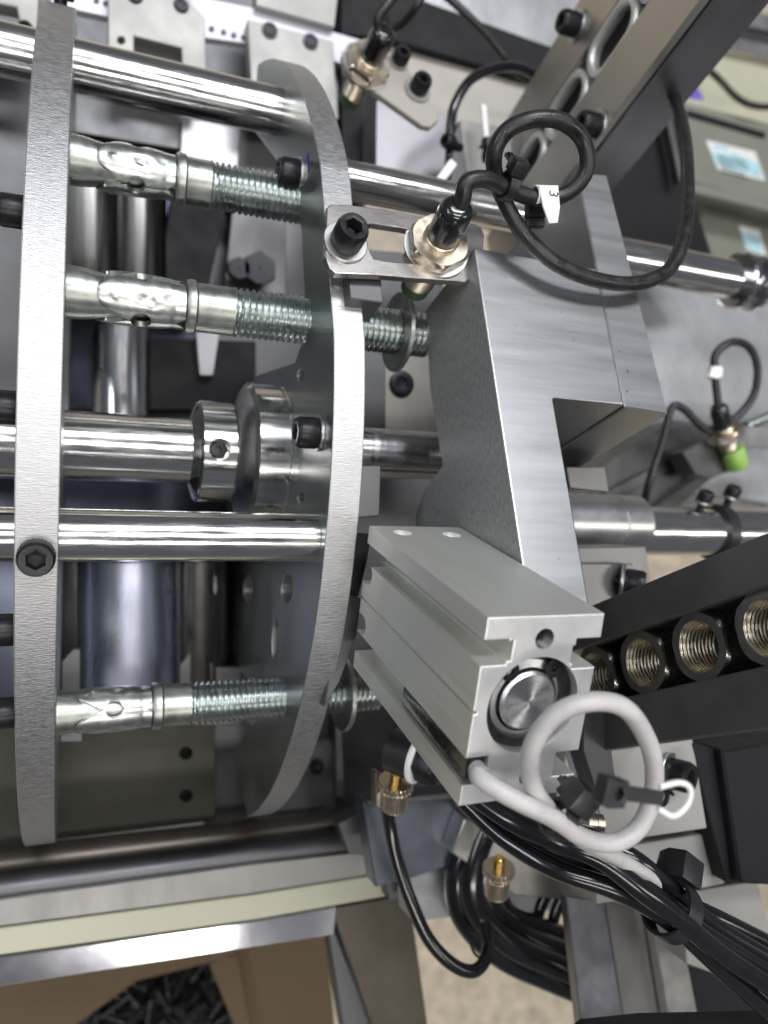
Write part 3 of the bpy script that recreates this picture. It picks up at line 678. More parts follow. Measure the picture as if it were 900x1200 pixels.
for k in range(73):
    z = -12.8 + 12.6 * k / 72; ring = []
    for i in range(n_):
        a = 2 * PI * i / n_; t_ = ((z / 1.3) + i / n_) % 1; r_ = Rn * .67 - .55 * abs(2 * t_ - 1); 
        if k > 70: r_ = Rn * .67
        ring.append(Vector((r_ * math.cos(a), r_ * math.sin(a), z)))
    rings.append(ring)
tb.quadgrid(rings, True); tme = setm(tb.mesh('inner_thread', 0, 1, 70), 'nut_inner')
names = ['half hidden behind the cylinder corner, leftmost in the black rail', 'second from the left in the black rail, narrow dark bore', 'third from the left in the black rail, fully visible', 'at the right photo edge in the black rail, brightest inside', 'cut by the right photo edge, last in the black rail']
NF = lambda zc: fr(F2 @ Vector((3.0, hm2, zc)), nv(A2), -yv(A2), Vector((-1, 0, 0)))
pit = max(pitch, Rn * 1.76)
for k in range(-1, 3):
    fz = NF(zs[0] + k * pit)
    t = thing('hex_nut', 'hex nut ' + names[k + 1], 'hex nut', fz @ Vector((0, 0, -6)), 'hex nuts queued in the black rail')
    link('nut_body', nme, fz, t); link('inner_thread', tme, fz, t)

# ================================================================== CLAMP BLOCK under the stepped shaft
zc_ = -20
cb = thing('clamp_block', 'grey aluminium clamp block with one black screw, between the grey block and black rail', 'clamp', W(720, 680, zc_ - 10))
zslab('block', [(655, 642), (757, 640), (768, 720), (660, 722)], zc_, 22, 'guide', cb, .4)
zslab('cap', [(655, 660), (742, 661), (752, 690), (752, 722), (655, 722)], zc_ + 3.5, 3, 'guide', cb, .3)
p = W(728, 682, zc_ + 3.5); screw(cb, p, (.72, -.1, .68), 5.0, 7, 6.6)
o = zslab('small_step_block', [(664, 547), (709, 547), (714, 577), (668, 572)], -14, 20, 'guide', None, .3); tag(o, 'small grey step block directly under the notch of the large block', 'metal block')

# ================================================================== RIGHT SENSOR ON BLACK PROFILE
pr = thing('slotted_profile', 'black slotted profile running diagonally below the green capped sensor', 'black profile', W(770, 590, -120))
zslab('profile_bar', [(700, 548), (790, 492), (870, 505), (862, 535), (745, 640), (690, 610)], -125, 22, 'black_anod', pr, .5)
zslab('raised_edge', [(708, 578), (862, 498), (866, 504), (716, 588)], -122, 4, 'mid_grey', pr, .2)
b = MB()
for k in range(16):
    q = W(752 + k * 5, 603 - k * 3.4, -121); b.box(q.x - .35, q.x + .35, q.y - 1.6, q.y + 1.6, q.z - 2, q.z)
obj('serration', b, 'mid_grey', pr)
o = zslab('grey_ledge', [(745, 560), (900, 545), (900, 640), (700, 640)], -160, 10, 'guide'); tag(o, 'pale aluminium ledge behind the black slotted profile at the right', 'metal plate')
zslab('sensor_mount', [(800, 530), (858, 500), (874, 548), (830, 560), (815, 556)], -104, 12, 'black_anod', pr, .4)
s2, sf2 = sensor('sensor with bright green cap at the right, under a small cable loop', W(850, 510, -96), (W(836, 440, -86) - W(862, 545, -104)), .95, 'nickel', 'green_dark', None, 8, lock=False)
q0, q1 = W(858, 525, -98), W(864, 548, -101)
b = MB(); b.lathe([(0, 5.4), (1, 5.9), (9, 5.9), (11, 5.7), (12, 4.8)], 32, frz(q0, q1 - q0)); obj('green_cap', b, 'green', s2)
top = sf2 @ Vector((0, 0, 18)); zt = top.z
b = MB(); b.tube(spline([top, W(836, 432, zt + 1), W(838, 412, zt + 2), W(855, 400, zt + 3), W(878, 408, zt + 3), W(888, 430, zt + 1), W(884, 462, zt - 3), W(862, 490, zt - 6), W(830, 505, zt - 8), W(800, 480, zt - 8), W(786, 480, zt - 9), W(775, 520, zt - 12), W(758, 575, zt - 16), W(752, 620, zt - 30)], 8), 2.0, 12); obj('cable', b, 'rubber', s2, smooth=80)
ca = (W(838, 420, zt) - W(836, 450, zt)).normalized()
tg2 = thing('cable_marker', 'small white cable tag on the sensor loop near the right edge', 'cable tag', W(838, 437, zt))
f = frz(W(838, 437, zt + 1.5), ca); b = MB(); b.lathe([(-2.5, 2.3), (-2.6, 3.4), (2.6, 3.6), (2.6, 2.3)], 24, f, False, False); obj('sleeve', b, 'white', tg2, .2)
b = MB(); b.prism([(-6, -2.6), (1, -3), (1, 3), (-4, 2.6)], 1.6, 3.3, fr(W(836, 438, zt + 1.5), XV, Vector((0, 1, 0)), Vector((0, 0, 1)))); obj('flag', b, 'white', tg2, .3)
# steel blue spiral at the right edge
b = MB(); q0, q1 = W(874, 500, -130), W(925, 478, -130); b.thread(0, (q1 - q0).length, 3.2, 1.5, .8, 24, frz(q0, q1 - q0)); o = obj('threaded_rod', b, 'zinc_rough', None, smooth=60); tag(o, 'thin bluish threaded rod at the right edge beside the green capped sensor', 'threaded rod')
o = zslab('satin_plate', [(690, 290), (960, 330), (980, 600), (690, 560)], -175, 8, 'grey_roll', tilt=(-.12, .25)); tag(o, 'large satin steel plate behind the small cable loop at the right', 'metal plate')
o = zslab('light_corner_plate', [(860, 498), (960, 505), (960, 530), (864, 522)], -110, 8, 'alu_bright'); tag(o, 'pale strip of aluminium right of the green cap', 'metal plate')

# ================================================================== TOP LEFT MACHINE PLATES
ZT = -165
t = thing('slotted_plate', 'light grey machined plate with a rectangular notch, behind the top shaft', 'metal plate', W(190, 60, ZT - 5))
zslab('plate', [(127, -30), (226, -30), (222, 2), (240, 21), (242, 110), (215, 104), (213, 56), (157, 42), (157, 88), (127, 84)], ZT, 9, 'beige', t, .5, [ellip(142, 47, 4.5, 4.5)])
zslab('recess', [(150, 36), (222, 50), (224, 112), (150, 96)], ZT - 7, 3, 'mid_grey', t)
p = W(212, 8, ZT - .8); screw(t, p, (0, 0, 1), 3.2, 1.2, 3.9, 'dark_steel'); p = W(158, -3, ZT - .8); screw(t, p, (0, 0, 1), 3.2, 1.2, 3.9, 'dark_steel'); p = W(142, 47, ZT - 3); screw(t, p, (0, 0, 1), 1.6, 1.2)
t = thing('screwed_plate', 'light grey plate with two flush screws behind the tip of the middle plate', 'metal plate', W(345, 90, ZT - 5))
zslab('plate', [(290, 22), (390, 48), (397, 140), (330, 135), (296, 130)], ZT + 1, 9, 'beige', t, .5)
for px, py in ((316, 36), (364, 49)): screw(t, W(px, py, ZT + 1.2), (0, 0, 1), 3.2, 1.0, 4.0, 'dark_steel')
t = thing('perforated_strip', 'white strip with a row of small holes, crossing behind the top plates', 'strip', W(300, 50, ZT - 14))
zslab('strip', [(60, -50), (225, -6), (300, 10), (440, 52), (430, 84), (380, 68), (285, 50), (240, 44), (60, 5)], ZT - 7, 5, 'strip', t, .3, [ellip(x, y, 3.3, 3.6) for x, y in ((248, 34), (262, 38), (274, 41.5), (286, 44.5), (113, 1), (124, 4))])
t = thing('corner_plate', 'grey corner plate with a dark slot at the top left edge of the photo', 'metal plate', W(30, 20, ZT))
zslab('plate', [(-40, -40), (48, -40), (44, 34), (24, 30), (20, 8), (-40, -4)], ZT, 9, 'beige', t, .5)
zslab('lower_tab', [(-40, 22), (24, 28), (44, 36), (44, 60), (-40, 40)], ZT - 2, 8, 'beige', t, .4)
screw(t, W(30, 33, ZT + .5), (0, -.6, .8), 3.2, 3.4)
o = zslab('upper_plate', [(300, -40), (400, -40), (392, 32), (300, 6)], ZT - 2, 8, 'beige'); tag(o, 'plain light grey plate touching the top edge, above the white strip', 'metal plate')
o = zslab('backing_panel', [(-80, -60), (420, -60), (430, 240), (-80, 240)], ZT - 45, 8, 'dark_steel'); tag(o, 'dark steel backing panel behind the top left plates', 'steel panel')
# plates seen between the two side plates, upper part
o = zslab('stepped_plate', [(60, 105), (205, 135), (215, 142), (212, 175), (150, 165), (60, 150)], -190, 8, 'mid_grey'); tag(o, 'mid grey stepped plate just under the top shaft at the left', 'metal plate')
o = zslab('bright_reflection', [(214, 138), (282, 150), (276, 232), (208, 228)], -186, 8, 'lavender', tilt=(.1, 0)); tag(o, 'bright blurred reflection, made as a plate, between the top shaft and the topmost bolt', 'metal plate')  # pale slab standing for a blurred lavender reflection
o = zslab('narrow_plate', [(282, 150), (335, 165), (335, 345), (262, 345)], -196, 8, 'mid_grey'); tag(o, 'grey plate directly behind the black screw of the middle plate', 'metal plate')
for px, py, r in ((302, 318, 9), (278, 318, 6)):
    b = MB(); hexring(b, r, 0, 6, .5, frz(W(px, py, -186), (0, 0, 1))); o = obj('hex_bolt', b, 'black_oxide'); tag(o, ('larger' if r > 8 else 'smaller') + ' black hex bolt head in the gap between the two upper expansion bolts', 'bolt', 'hex bolts behind the expansion bolts')
o = zslab('black_bar', [(202, 225), (268, 232), (240, 355), (182, 350)], -176, 14, 'black'); tag(o, 'matt black bar slanting behind the two upper expansion bolts', 'black bar')
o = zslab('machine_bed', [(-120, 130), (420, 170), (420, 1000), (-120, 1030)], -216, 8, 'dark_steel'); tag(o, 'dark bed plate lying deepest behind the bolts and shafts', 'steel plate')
# polished plates behind the centre shaft
o = zslab('polished_plate', [(40, 170), (230, 190), (250, 480), (40, 480)], -200, 8, 'mirror', tilt=(0, -.02)); tag(o, 'polished steel plate reflecting the lamps behind the second bolt, left half', 'polished plate')
o = zslab('polished_plate', [(-60, 560), (330, 560), (330, 850), (-60, 850)], -150, 8, 'mirror', tilt=(.02, .052)); tag(o, 'polished steel plate below the chrome shafts, behind the lowest bolt', 'polished plate')
o = zslab('black_block', [(160, 395), (300, 400), (300, 480), (160, 480)], -186, 14, 'black'); tag(o, 'black block behind the collared centre shaft', 'black block')
o = zslab('reflection_stub', [(229, 388), (258, 388), (250, 440), (234, 440)], -180, 5, 'lavender'); tag(o, 'small bright reflection made as a plate end beside the black block above the shaft collar', 'metal plate')  # small lavender slab painted in place of a reflected patch
o = zslab('dark_plate', [(214, 660), (345, 660), (345, 850), (222, 850)], -140, 5, 'dark_steel'); tag(o, 'dark steel plate behind the slots of the middle plate', 'steel plate')
o = zslab('grey_stop', [(72, 775), (86, 760), (104, 761), (97, 800), (97, 870), (70, 870)], -118, 10, 'mid_grey'); tag(o, 'small grey stop with a slanted top beside the left side plate', 'metal block')
o = zslab('grey_wedge', [(190, 802), (229, 758), (252, 781), (283, 782), (287, 850), (190, 850)], -122, 10, 'mid_grey'); tag(o, 'grey wedge shaped block behind the threads of the lowest bolt', 'metal block')
t = thing('olive_panel', 'dark olive panel with two holes at the lower left, under the lowest bolt', 'panel', W(150, 920, -150))
zslab('panel', [(-80, 840), (252, 846), (252, 962), (-80, 1003)], -150, 10, 'olive', t, .5, [ellip(218, 883, 7.5, 7.5), ellip(218, 933, 7.5, 7.5)])
zslab('panel_back', [(190, 860), (245, 860), (245, 955), (190, 955)], -159, 2, 'black', t)
o = zslab('dark_frame_plate', [(252, 840), (460, 790), (460, 990), (240, 1000)], -165, 10, 'dark_steel'); tag(o, 'dark frame plate behind the lower tip of the middle plate', 'steel plate')
o = zslab('narrow_post', [(392, 830), (400, 830), (404, 935), (395, 935)], -120, 6, 'mid_grey'); tag(o, 'thin grey post below the washer of the lowest bolt', 'post')
# behind bracket and between middle plate and block
t = thing('drilled_plate', 'warm grey plate with one black socket screw, between the middle plate and the block', 'metal plate', W(470, 440, -85))
zslab('plate', [(405, 390), (520, 405), (520, 560), (405, 560)], -80, 8, 'beige_warm', t, .4)
zslab('side_strip', [(405, 385), (452, 388), (452, 520), (405, 520)], -74, 5, 'mid_grey', t, .3)
screw(t, W(470, 450, -80), (0, 0, 1), 5.2, 1.6)
o = zslab('gap_shade', [(400, 60), (470, 60), (450, 230), (400, 230)], -172, 6, 'black'); tag(o, 'black sheet painting the shade of the gap behind the upper tip of the middle plate', 'black panel')  # black sheet stands for the shade in the open gap
o = zslab('pale_block', [(441, 118), (450, 116), (540, 140), (640, 200), (640, 260), (440, 215)], -150, 20, 'lavender', tilt=(0, .1)); tag(o, 'pale ground block below the upper sensor bracket, behind the shaft', 'metal block')
o = zslab('warm_plate', [(455, 28), (500, 48), (640, 85), (700, 110), (640, 300), (545, 190), (440, 130)], -190, 8, 'beige_warm'); tag(o, 'plain warm grey plate behind the second black cable loop', 'metal plate')
o = zslab('black_bar', [(400, -20), (440, -20), (660, 60), (720, 100), (700, 118), (590, 84), (450, 44), (400, 40)], -184, 14, 'black'); tag(o, 'black bar crossing the top of the photo above the warm grey plate', 'black bar')
o = zslab('top_panel', [(480, -60), (720, -60), (720, 80), (600, 40), (480, 5)], -230, 10, 'grey_roll'); tag(o, 'blue grey sheet at the very top, left of the slanted rail', 'metal panel')
o = zslab('dark_column', [(405, 290), (520, 300), (520, 420), (405, 420)], -120, 6, 'dark_steel'); tag(o, 'dark plate under the slotted bracket behind the bolt thread', 'steel plate')
o = zslab('small_block', [(405, 545), (447, 545), (445, 605), (405, 608)], -26, 12, 'mid_grey'); tag(o, 'small grey plate behind the rim just left of the cylinder', 'metal block')
o = zslab('black_spacer', [(405, 625), (436, 625), (430, 660), (420, 700), (405, 688)], -14, 10, 'black'); tag(o, 'black spacer pinched between the rim and the cylinder', 'spacer')
o = zslab('cylinder_mount', [(400, 690), (424, 702), (418, 745), (398, 800), (380, 830)], -22, 6, 'mid_grey'); tag(o, 'grey mounting plate between the middle plate and the cylinder', 'metal plate')
o = zslab('machine_bed', [(400, 540), (700, 560), (700, 720), (640, 1000), (400, 1000)], -150, 10, 'dark_steel'); tag(o, 'dark base plate behind the cylinder and the milled block', 'steel plate')
#SPLIT4
t = thing('bearing_housing', 'dark rounded housing with two screws, blurred behind the lowest part of the middle plate', 'housing', W(350, 930, -150))
zslab('body', [(292, 880), (392, 868), (396, 955), (300, 962)], -146, 10, 'mid_grey', t, 2)
for px, py in ((318, 905), (370, 898)): screw(t, W(px, py, -145.8), (0, 0, 1), 3.4, 3)
def streak(px, y0, y1, Z, r, m, lab, grp='added cylinders for reflected streaks behind the shafts'):  # cylinders added to make the blurred reflected streaks of this background
    a, c = W(px, y0, Z), W(px, y1, Z); b = MB(); L = (a - c).length
    b.lathe([(0, r * .5), (0, r - .6), (.6, r), (L - .6, r), (L, r - .6), (L, r * .5)], 48, frz(c, a - c)); o = obj('streak', b, m); return tag(o, lab, 'streak', grp)
streak(143, 385, 560, -182, 13, 'chrome_dull', 'added bright upright roller above the collared shaft, next to the left side plate')
streak(100, 205, 350, -178, 18, 'dark_polish', 'added dark upright roller between the two upper expansion bolts, by the left side plate')
streak(160, 205, 345, -180, 14, 'dark_polish', 'added dark upright roller between the two upper expansion bolts, left of the black bar')
streak(150, 655, 830, -128, 21, 'streak_blue', 'added wide bluish roller below the clamped shaft, above the lowest bolt')
streak(92, 655, 830, -134, 14, 'dark_polish', 'added dark upright roller below the clamped shaft, touching the left side plate')
streak(232, 655, 830, -136, 15, 'dark_polish', 'added dark upright roller below the clamped shaft, in front of the dark steel plate')
# ================================================================== UPPER SENSOR ON ITS OWN BRACKET
NU = Vector((0, .20, .98)).normalized(); OU = W(450, 85, -105)
t = thing('sensor_arm', 'small beige clamp arm with two tall black screws, near the top centre', 'bracket', OU)
slab('arm', [(409, 50), (430, 44), (450, 54), (475, 76), (514, 130), (514, 141), (505, 149), (495, 147), (427, 98), (404, 82), (401, 64)], OU, NU, 3.4, 'beige_warm', t, .4)
p = WP(489, 106, OU, NU); screw(t, p, NU + Vector((0, .05, 0)), 4.3, 6.5, 6.2, 'beige')
p = WP(467, 72, OU, NU); screw(t, p, NU, 3.8, 5.5, 4.6, 'beige')
s3, sf3 = sensor('upper brass sensor in the beige clamp arm, near the top centre', WP(429, 80, OU, NU), NU + XV * .02, 1.08, 'nickel', 'green_dark', None, 14, lock=False)
top = sf3 @ Vector((0, 0, 17)); zt = top.z
b = MB(); b.tube(spline([top, W(443, 22, zt + 5), W(458, 0, zt + 8), W(475, -20, zt + 8)], 8), 2.1, 12); obj('cable', b, 'rubber', s3, smooth=80)
b = MB(); b.tube(spline([W(500, -20, -110), W(490, 5, -110), W(470, 30, -120), W(455, 30, -125), W(450, 10, -128), W(455, -20, -130)], 8), 2.0, 12); o = obj('black_cable', b, 'rubber', None, smooth=80); tag(o, 'black cable curling down from the top edge beside the upper sensor', 'cable')
b = MB(); b.tube(spline([W(500, -25, -140), W(540, 10, -140), W(575, 45, -142), W(605, 82, -146), W(640, 110, -160)], 8), 2.1, 12); o = obj('black_cable', b, 'rubber', None, smooth=80); tag(o, 'black cable slanting from the top edge down to the slanted rail', 'cable')
b = MB(); b.tube(spline([W(660, 110, -130), W(622, 86, -122), W(600, 78, -118), W(575, 80, -115), W(550, 95, -112), W(533, 120, -112), W(528, 145, -113), W(527, 185, -116)], 8), 2.3, 12); o = obj('black_cable', b, 'tube', None, smooth=80); tag(o, 'glossy black cable arching over the warm grey plate beside the slanted rail', 'cable')
t = thing('small_bracket', 'small dark upright bracket with a black screw under the arching cable', 'bracket', W(538, 180, -120))
zslab('upright', [(531, 160), (539, 141), (548, 200), (548, 222), (528, 218)], -112, 8, 'dark_steel', t, .3)
screw(t, W(530, 168, -110), (-.9, 0, .3), 3.4, 5)
zslab('light_plate', [(539, 141), (600, 150), (600, 225), (548, 222)], -122, 4, 'beige', t, .3)
t = tie_thing('black cable tie with a cut tail beside the small dark bracket', W(572, 182, -105), (1, .1, 0), 2.5, (0, 1, .2), 1.0, 3)
b = MB(); b.prism([(-1.2, -9), (1.2, -9), (1.3, 9), (-1.3, 9)], 0, .8, fr(W(568, 146, -110), XV, Vector((-.12, 1, 0)).normalized(), Vector((0, 0, 1)))); o = obj('white_strap', b, 'white'); tag(o, 'thin white strap end standing up beside the looped black cable', 'strap')
b = MB(); b.prism([(-1.8, -6), (1.8, -6), (1.8, 6), (-1.8, 6)], 0, 1.5, fr(W(522, 202, -105), Vector((.8, -.55, 0)).normalized(), Vector((.55, .8, 0)).normalized(), Vector((0, 0, 1)))); o = obj('white_clip', b, 'white'); tag(o, 'small white clip left of the small dark bracket', 'clip')

# ================================================================== BACKGROUND TOP RIGHT
t = thing('grey_box', 'grey green housing with a pale printed label at the right edge', 'equipment box', W(860, 190, -330))
zslab('lid', [(800, 118), (960, 158), (960, 205), (960, 260), (806, 212)], -300, 60, 'grey_green', t, 2)
zslab('lower_lip', [(806, 212), (960, 250), (960, 262), (808, 224)], -296, 10, 'grey_green', t, 1)
zslab('label', [(827, 164), (885, 178), (897, 212), (841, 198)], -299.4, .4, 'label', t, 0)
zslab('label_print', [(834, 178), (860, 180), (888, 192), (893, 208), (843, 195)], -299.1, .2, 'label_blue', t, 0)
zslab('label_print', [(836, 169), (852, 172), (854, 176), (838, 174)], -299.1, .2, 'label_blue', t, 0)
for k in range(5):
    zslab('print_line', [(839 + 2.2 * k, 181 + 4.6 * k), (872 + (k % 3) * 4, 189 + 4.6 * k), (872.4 + (k % 3) * 4, 190.4 + 4.6 * k), (839.4 + 2.2 * k, 182.6 + 4.6 * k)], -298.95, .1, 'mid_grey', t, 0)
zslab('seam', [(806, 128), (898, 155), (897, 162), (806, 136)], -298.5, 2, 'black', t, .5)
t = thing('dark_box', 'dark grey housing with a small blue label under the grey green box', 'equipment box', W(860, 280, -330))
zslab('housing', [(820, 218), (960, 255), (960, 360), (828, 330)], -330, 60, 'grey_green', t, 2)
zslab('label', [(866, 264), (890, 270), (898, 300), (874, 292)], -329.5, .4, 'label', t, 0)
zslab('label_print', [(868, 272), (890, 278), (894, 296), (874, 290)], -329.2, .2, 'label_blue', t, 0)
o = zslab('black_cover', [(735, 130), (800, 118), (812, 230), (845, 330), (690, 330), (690, 190)], -150, 12, 'black'); tag(o, 'black frame part filling the gap below the slanted rail', 'frame')
o = zslab('post_edge', [(781, 138), (788, 138), (801, 208), (797, 214)], -140, 6, 'mid_grey'); tag(o, 'thin light edge beside the black cable at the upper right', 'post')
b = MB(); b.tube(spline([W(815, 70, -290), W(840, 92, -290), W(865, 115, -288), (W(890, 125, -288)), W(930, 124, -288)], 8), 2.8, 10); o = obj('black_cable', b, 'rubber', None, smooth=80); tag(o, 'thin black cable lying across the beige surface at the upper right', 'cable')
o = zslab('desk_top', [(700, 30), (1000, 90), (1000, 180), (720, 140)], -340, 10, 'cream'); tag(o, 'beige surface behind the slanted rail at the upper right', 'table')
o = zslab('lavender_sheet', [(840, 8), (960, 25), (960, 80), (850, 55)], -330, 4, 'lavender'); tag(o, 'pale lavender sheet at the top right corner', 'sheet')
o = zslab('dark_edge', [(868, 28), (960, 48), (960, 54), (866, 34)], -322, 3, 'dark_steel'); tag(o, 'dark edge across the lavender sheet in the top right corner', 'strip')
o = zslab('violet_card', [(800, 112), (818, 102), (826, 117), (812, 116)], -296, 1, 'purple'); tag(o, 'tiny violet printed card by the slanted rail', 'card')

# ================================================================== FITTINGS WITH KNURLED KNOBS
def fitting(label, top, bot, s=1., gap=0):
    ax = (top - bot).normalized(); f = frz(bot, ax); L = (top - bot).length; t = thing('knurled_fitting', label, 'air fitting', bot, 'brass air fittings with knurled knobs')
    b = MB(); b.lathe([(0, 1.7 * s), (9.6 * s + gap + 3.5, 1.7 * s), (10 * s + gap + 3.5, 1.3 * s)], 28, f); obj('brass_stem', b, 'brass', t)
    def knurled(b, z0, z1, r, cr):
        n = 96; ring = lambda q, z, k: [f @ Vector(((q - (k if (i % 4) < 2 else 0)) * math.cos(2 * PI * i / n), (q - (k if (i % 4) < 2 else 0)) * math.sin(2 * PI * i / n), z)) for i in range(n)]
        b.quadgrid([ring(r * .45, z0, 0), ring(r - cr, z0, 0), ring(r, z0 + cr, r * .14), ring(r, z1 - cr, r * .14), ring(r - cr, z1, 0), ring(r * .4, z1, 0)], True, True, True)
    b = MB(); knurled(b, 0, 6.6 * s, 3.9 * s, .45); obj('knob', b, 'nickel', t, smooth=15)
    b = MB(); knurled(b, 6.9 * s + gap, 9.4 * s + gap, 5.1 * s, .35); obj('lock_ring', b, 'nickel', t, smooth=15)
    return t
ft1 = fitting('knurled brass fitting below the middle plate, left of the cylinder foot', W(465, 905, -36), W(461, 946, -41), 1.2)
o_ = zslab('fitting_body', [(440, 905), (446, 905), (456, 938), (452, 950), (441, 945)], -48, 5, 'nickel', ft1, .4)
ft2 = fitting('knurled brass fitting hanging over the black tubes, right of the long tube loop', W(586, 1000, -38), W(582, 1048, -43), 1.15, 1.4)
b = MB(); b.tube(wpath([(452, 935, -48), (456, 965, -50), (465, 1010, -50), (482, 1060, -48), (505, 1100, -46), (530, 1130, -45), (553, 1138, -46), (567, 1128, -50), (571, 1108, -56), (565, 1085, -62), (556, 1065, -70)]), 2.35, 14); o = obj('air_tube', b, 'tube', None, smooth=80); tag(o, 'single black air tube hanging in a long curve from the left fitting', 'air tube')
# elbow / dark fitting under the cylinder
t = thing('elbow_fitting', 'black round fitting with a white washer behind the lower edge of the cylinder', 'air fitting', W(500, 890, -30))
f = frz(W(488, 888, -30), W(520, 900, -22) - W(488, 888, -30))
b = MB(); b.lathe([(-10, 4), (-9, 7.4), (0, 7.6)], 32, f); obj('body', b, 'dark_steel', t)
b = MB(); b.lathe([(0, 7.9), (.2, 8.3), (1.3, 8.3), (1.5, 7.9)], 32, f); obj('washer', b, 'white', t)
b = MB(); b.lathe([(1.6, 7.2), (8, 7.0), (9, 6)], 6, f); obj('nut', b, 'black_oxide', t, .4)

# ================================================================== TUBE BUNDLE (foreground, lower right)
rt = random.Random(7)
def tube_run(label, pts, r, m='tube', grp='black air tubes in the tied bundle'):
    b = MB(); b.tube(wpath(pts), r, 14); o = obj('air_tube', b, m, None, smooth=80); return tag(o, label, 'air tube', grp)
Zb = 34
tube_run('uppermost tube of the tied bundle, passing just under the grey loop', [(600, 930, Zb - 22), (650, 962, Zb - 14), (700, 985, Zb - 6), (745, 1010, Zb), (790, 1045, Zb), (840, 1085, Zb), (950, 1150, Zb + 2)], 2.5)
tube_run('bright shining tube along the middle of the tied bundle', [(545, 925, Zb - 22), (600, 965, Zb - 12), (660, 990, Zb - 1), (705, 1012, Zb + 4), (755, 1046, Zb + 7), (797, 1080, Zb + 7), (850, 1120, Zb + 6), (950, 1185, Zb + 6)], 2.7)
tube_run('tube of the tied bundle running along its lower left edge', [(540, 935, Zb - 26), (590, 985, Zb - 16), (650, 1018, Zb - 6), (710, 1040, Zb), (760, 1063, Zb + 2), (795, 1090, Zb + 3), (850, 1140, Zb + 2), (930, 1210, Zb + 2)], 2.6)
tube_run('tube in the back of the tied bundle, upper right of the tie', [(620, 940, Zb - 26), (680, 985, Zb - 18), (740, 1018, Zb - 9), (790, 1050, Zb - 8), (850, 1083, Zb - 6), (950, 1130, Zb - 4)], 2.6)
tube_run('tube hidden deepest in the tied bundle', [(560, 945, Zb - 30), (620, 985, Zb - 20), (690, 1018, Zb - 9), (750, 1050, Zb - 5), (800, 1084, Zb - 4), (870, 1120, Zb - 4), (960, 1170, Zb - 4)], 2.6)
tube_run('thin tube following the bright tube of the tied bundle', [(560, 925, Zb - 24), (620, 962, Zb - 14), (680, 995, Zb - 4), (735, 1027, Zb + 2), (790, 1066, Zb + 3), (840, 1100, Zb + 3), (950, 1166, Zb + 3)], 2.3)
tie_thing('big black cable tie with its square head, round the bundle of tubes', W(787, 1066, Zb + 1), W(850, 1112, Zb) - W(740, 1032, Zb), 7.2, W(812, 1012, Zb - 4) - W(787, 1066, Zb + 1), 1.6, 0, width=3.4)
tie_thing('black cable tie with a loose eye, pointing at the white clip inside the grey loop', W(775, 934, 60), W(740, 920, 60) - W(775, 934, 60), 1.3, (0, 1, .3), .5, 1, width=1.5)
t = thing('loose_tie', 'black strap with a square eye crossing the grey cable loop', 'cable tie', W(740, 927, 96))
b = MB(); q0, q1 = W(716, 926, 92), W(790, 937, 92); d = (q1 - q0).normalized(); f = fr(q0, d, Vector((0, 0, 1)).cross(d), Vector((0, 0, 1)))
b.box(0, 11.5, -1.3, 1.3, 0, .8, f); obj('strap', b, 'tie', t, .2)
me = holed([(-3, -2.2), (-1.6, -2.7), (1.9, -2.3), (1.9, 2.3), (-2.7, 2.5)], [circ(0.2, 0, 1.0, 18)], 3.4, .35, 'head'); objf('head', me, 'tie', f @ Matrix.Translation((0, 0, 2.2)), t)
b = MB(); q = W(783, 935, 92); b.tube(spline([q + Vector((-2, 2.2, 0)), q + Vector((2, 2.4, 0)), q + Vector((4.6, .8, 0)), q + Vector((4.2, -2.0, -.4)), q + Vector((1, -3.4, -.6)), q + Vector((-2, -1.8, -.4))], 6), .55, 10); o = obj('white_clip', b, 'white', None, smooth=70); tag(o, 'bent white clip at the end of the black strap, right of the grey loop', 'clip')
# second, deeper bundle of loops
Zd = -70
for i, (dx, dz, r, lab) in enumerate(((-3, 0, 5.0, 'outermost left loop of the deep tube bundle'), (14, 5, 5.2, 'second loop of the deep tube bundle'), (30, 0, 5.2, 'third loop of the deep tube bundle'), (45, -6, 5.0, 'innermost loop of the deep tube bundle, next to the knurled fitting'))):
    z = Zd + dz
    tube_run('black air tube, ' + lab, [(585 + dx * .5, 930, z), (552 + dx * .8, 985, z), (537 + dx, 1035, z), (549 + dx * .95, 1082 - dx * .35, z), (590 + dx * .7, 1118 - dx * .75, z), (650, 1146 - dx * 1.15, z), (720, 1178 - dx * 1.3, z), (800, 1230 - dx * 1.4, z)], r, 'tube', 'deep loops of black air tube')
for i, (dx, lab) in enumerate(((0, 'lower outer strand of the deep bundle near the floor'), (16, 'strand of the deep bundle just above the bottom edge'))):
    tube_run('black air tube, ' + lab, [(575 + dx, 1085, Zd - 8), (620 + dx, 1125 - dx * .3, Zd - 8), (680 + dx, 1170 - dx * .5, Zd - 8), (740 + dx, 1235 - dx, Zd - 8)], 3.3, 'tube', 'deep loops of black air tube')
for i, (dx, lab) in enumerate(((0, 'left of the two thin upright loops beside the flat steel bars'), (19, 'right of the two thin upright loops beside the flat steel bars'))):
    tube_run('black air tube, ' + lab, [(632 + dx, 1125, Zd - 10), (628 + dx, 1085, Zd - 10), (640 + dx, 1050, Zd - 10), (668 + dx, 1015, Zd - 10)], 2.6, 'tube', 'thin upright tube loops')
b = MB(); b.tube(wpath([(553, 1095, -58), (552, 1110, -56), (560, 1122, -55), (572, 1120, -56), (575, 1105, -58)]), .5, 8); o = obj('thin_wire', b, 'black_oxide', None, smooth=80); tag(o, 'thin wire loop beside the end of the hanging air tube', 'wire')

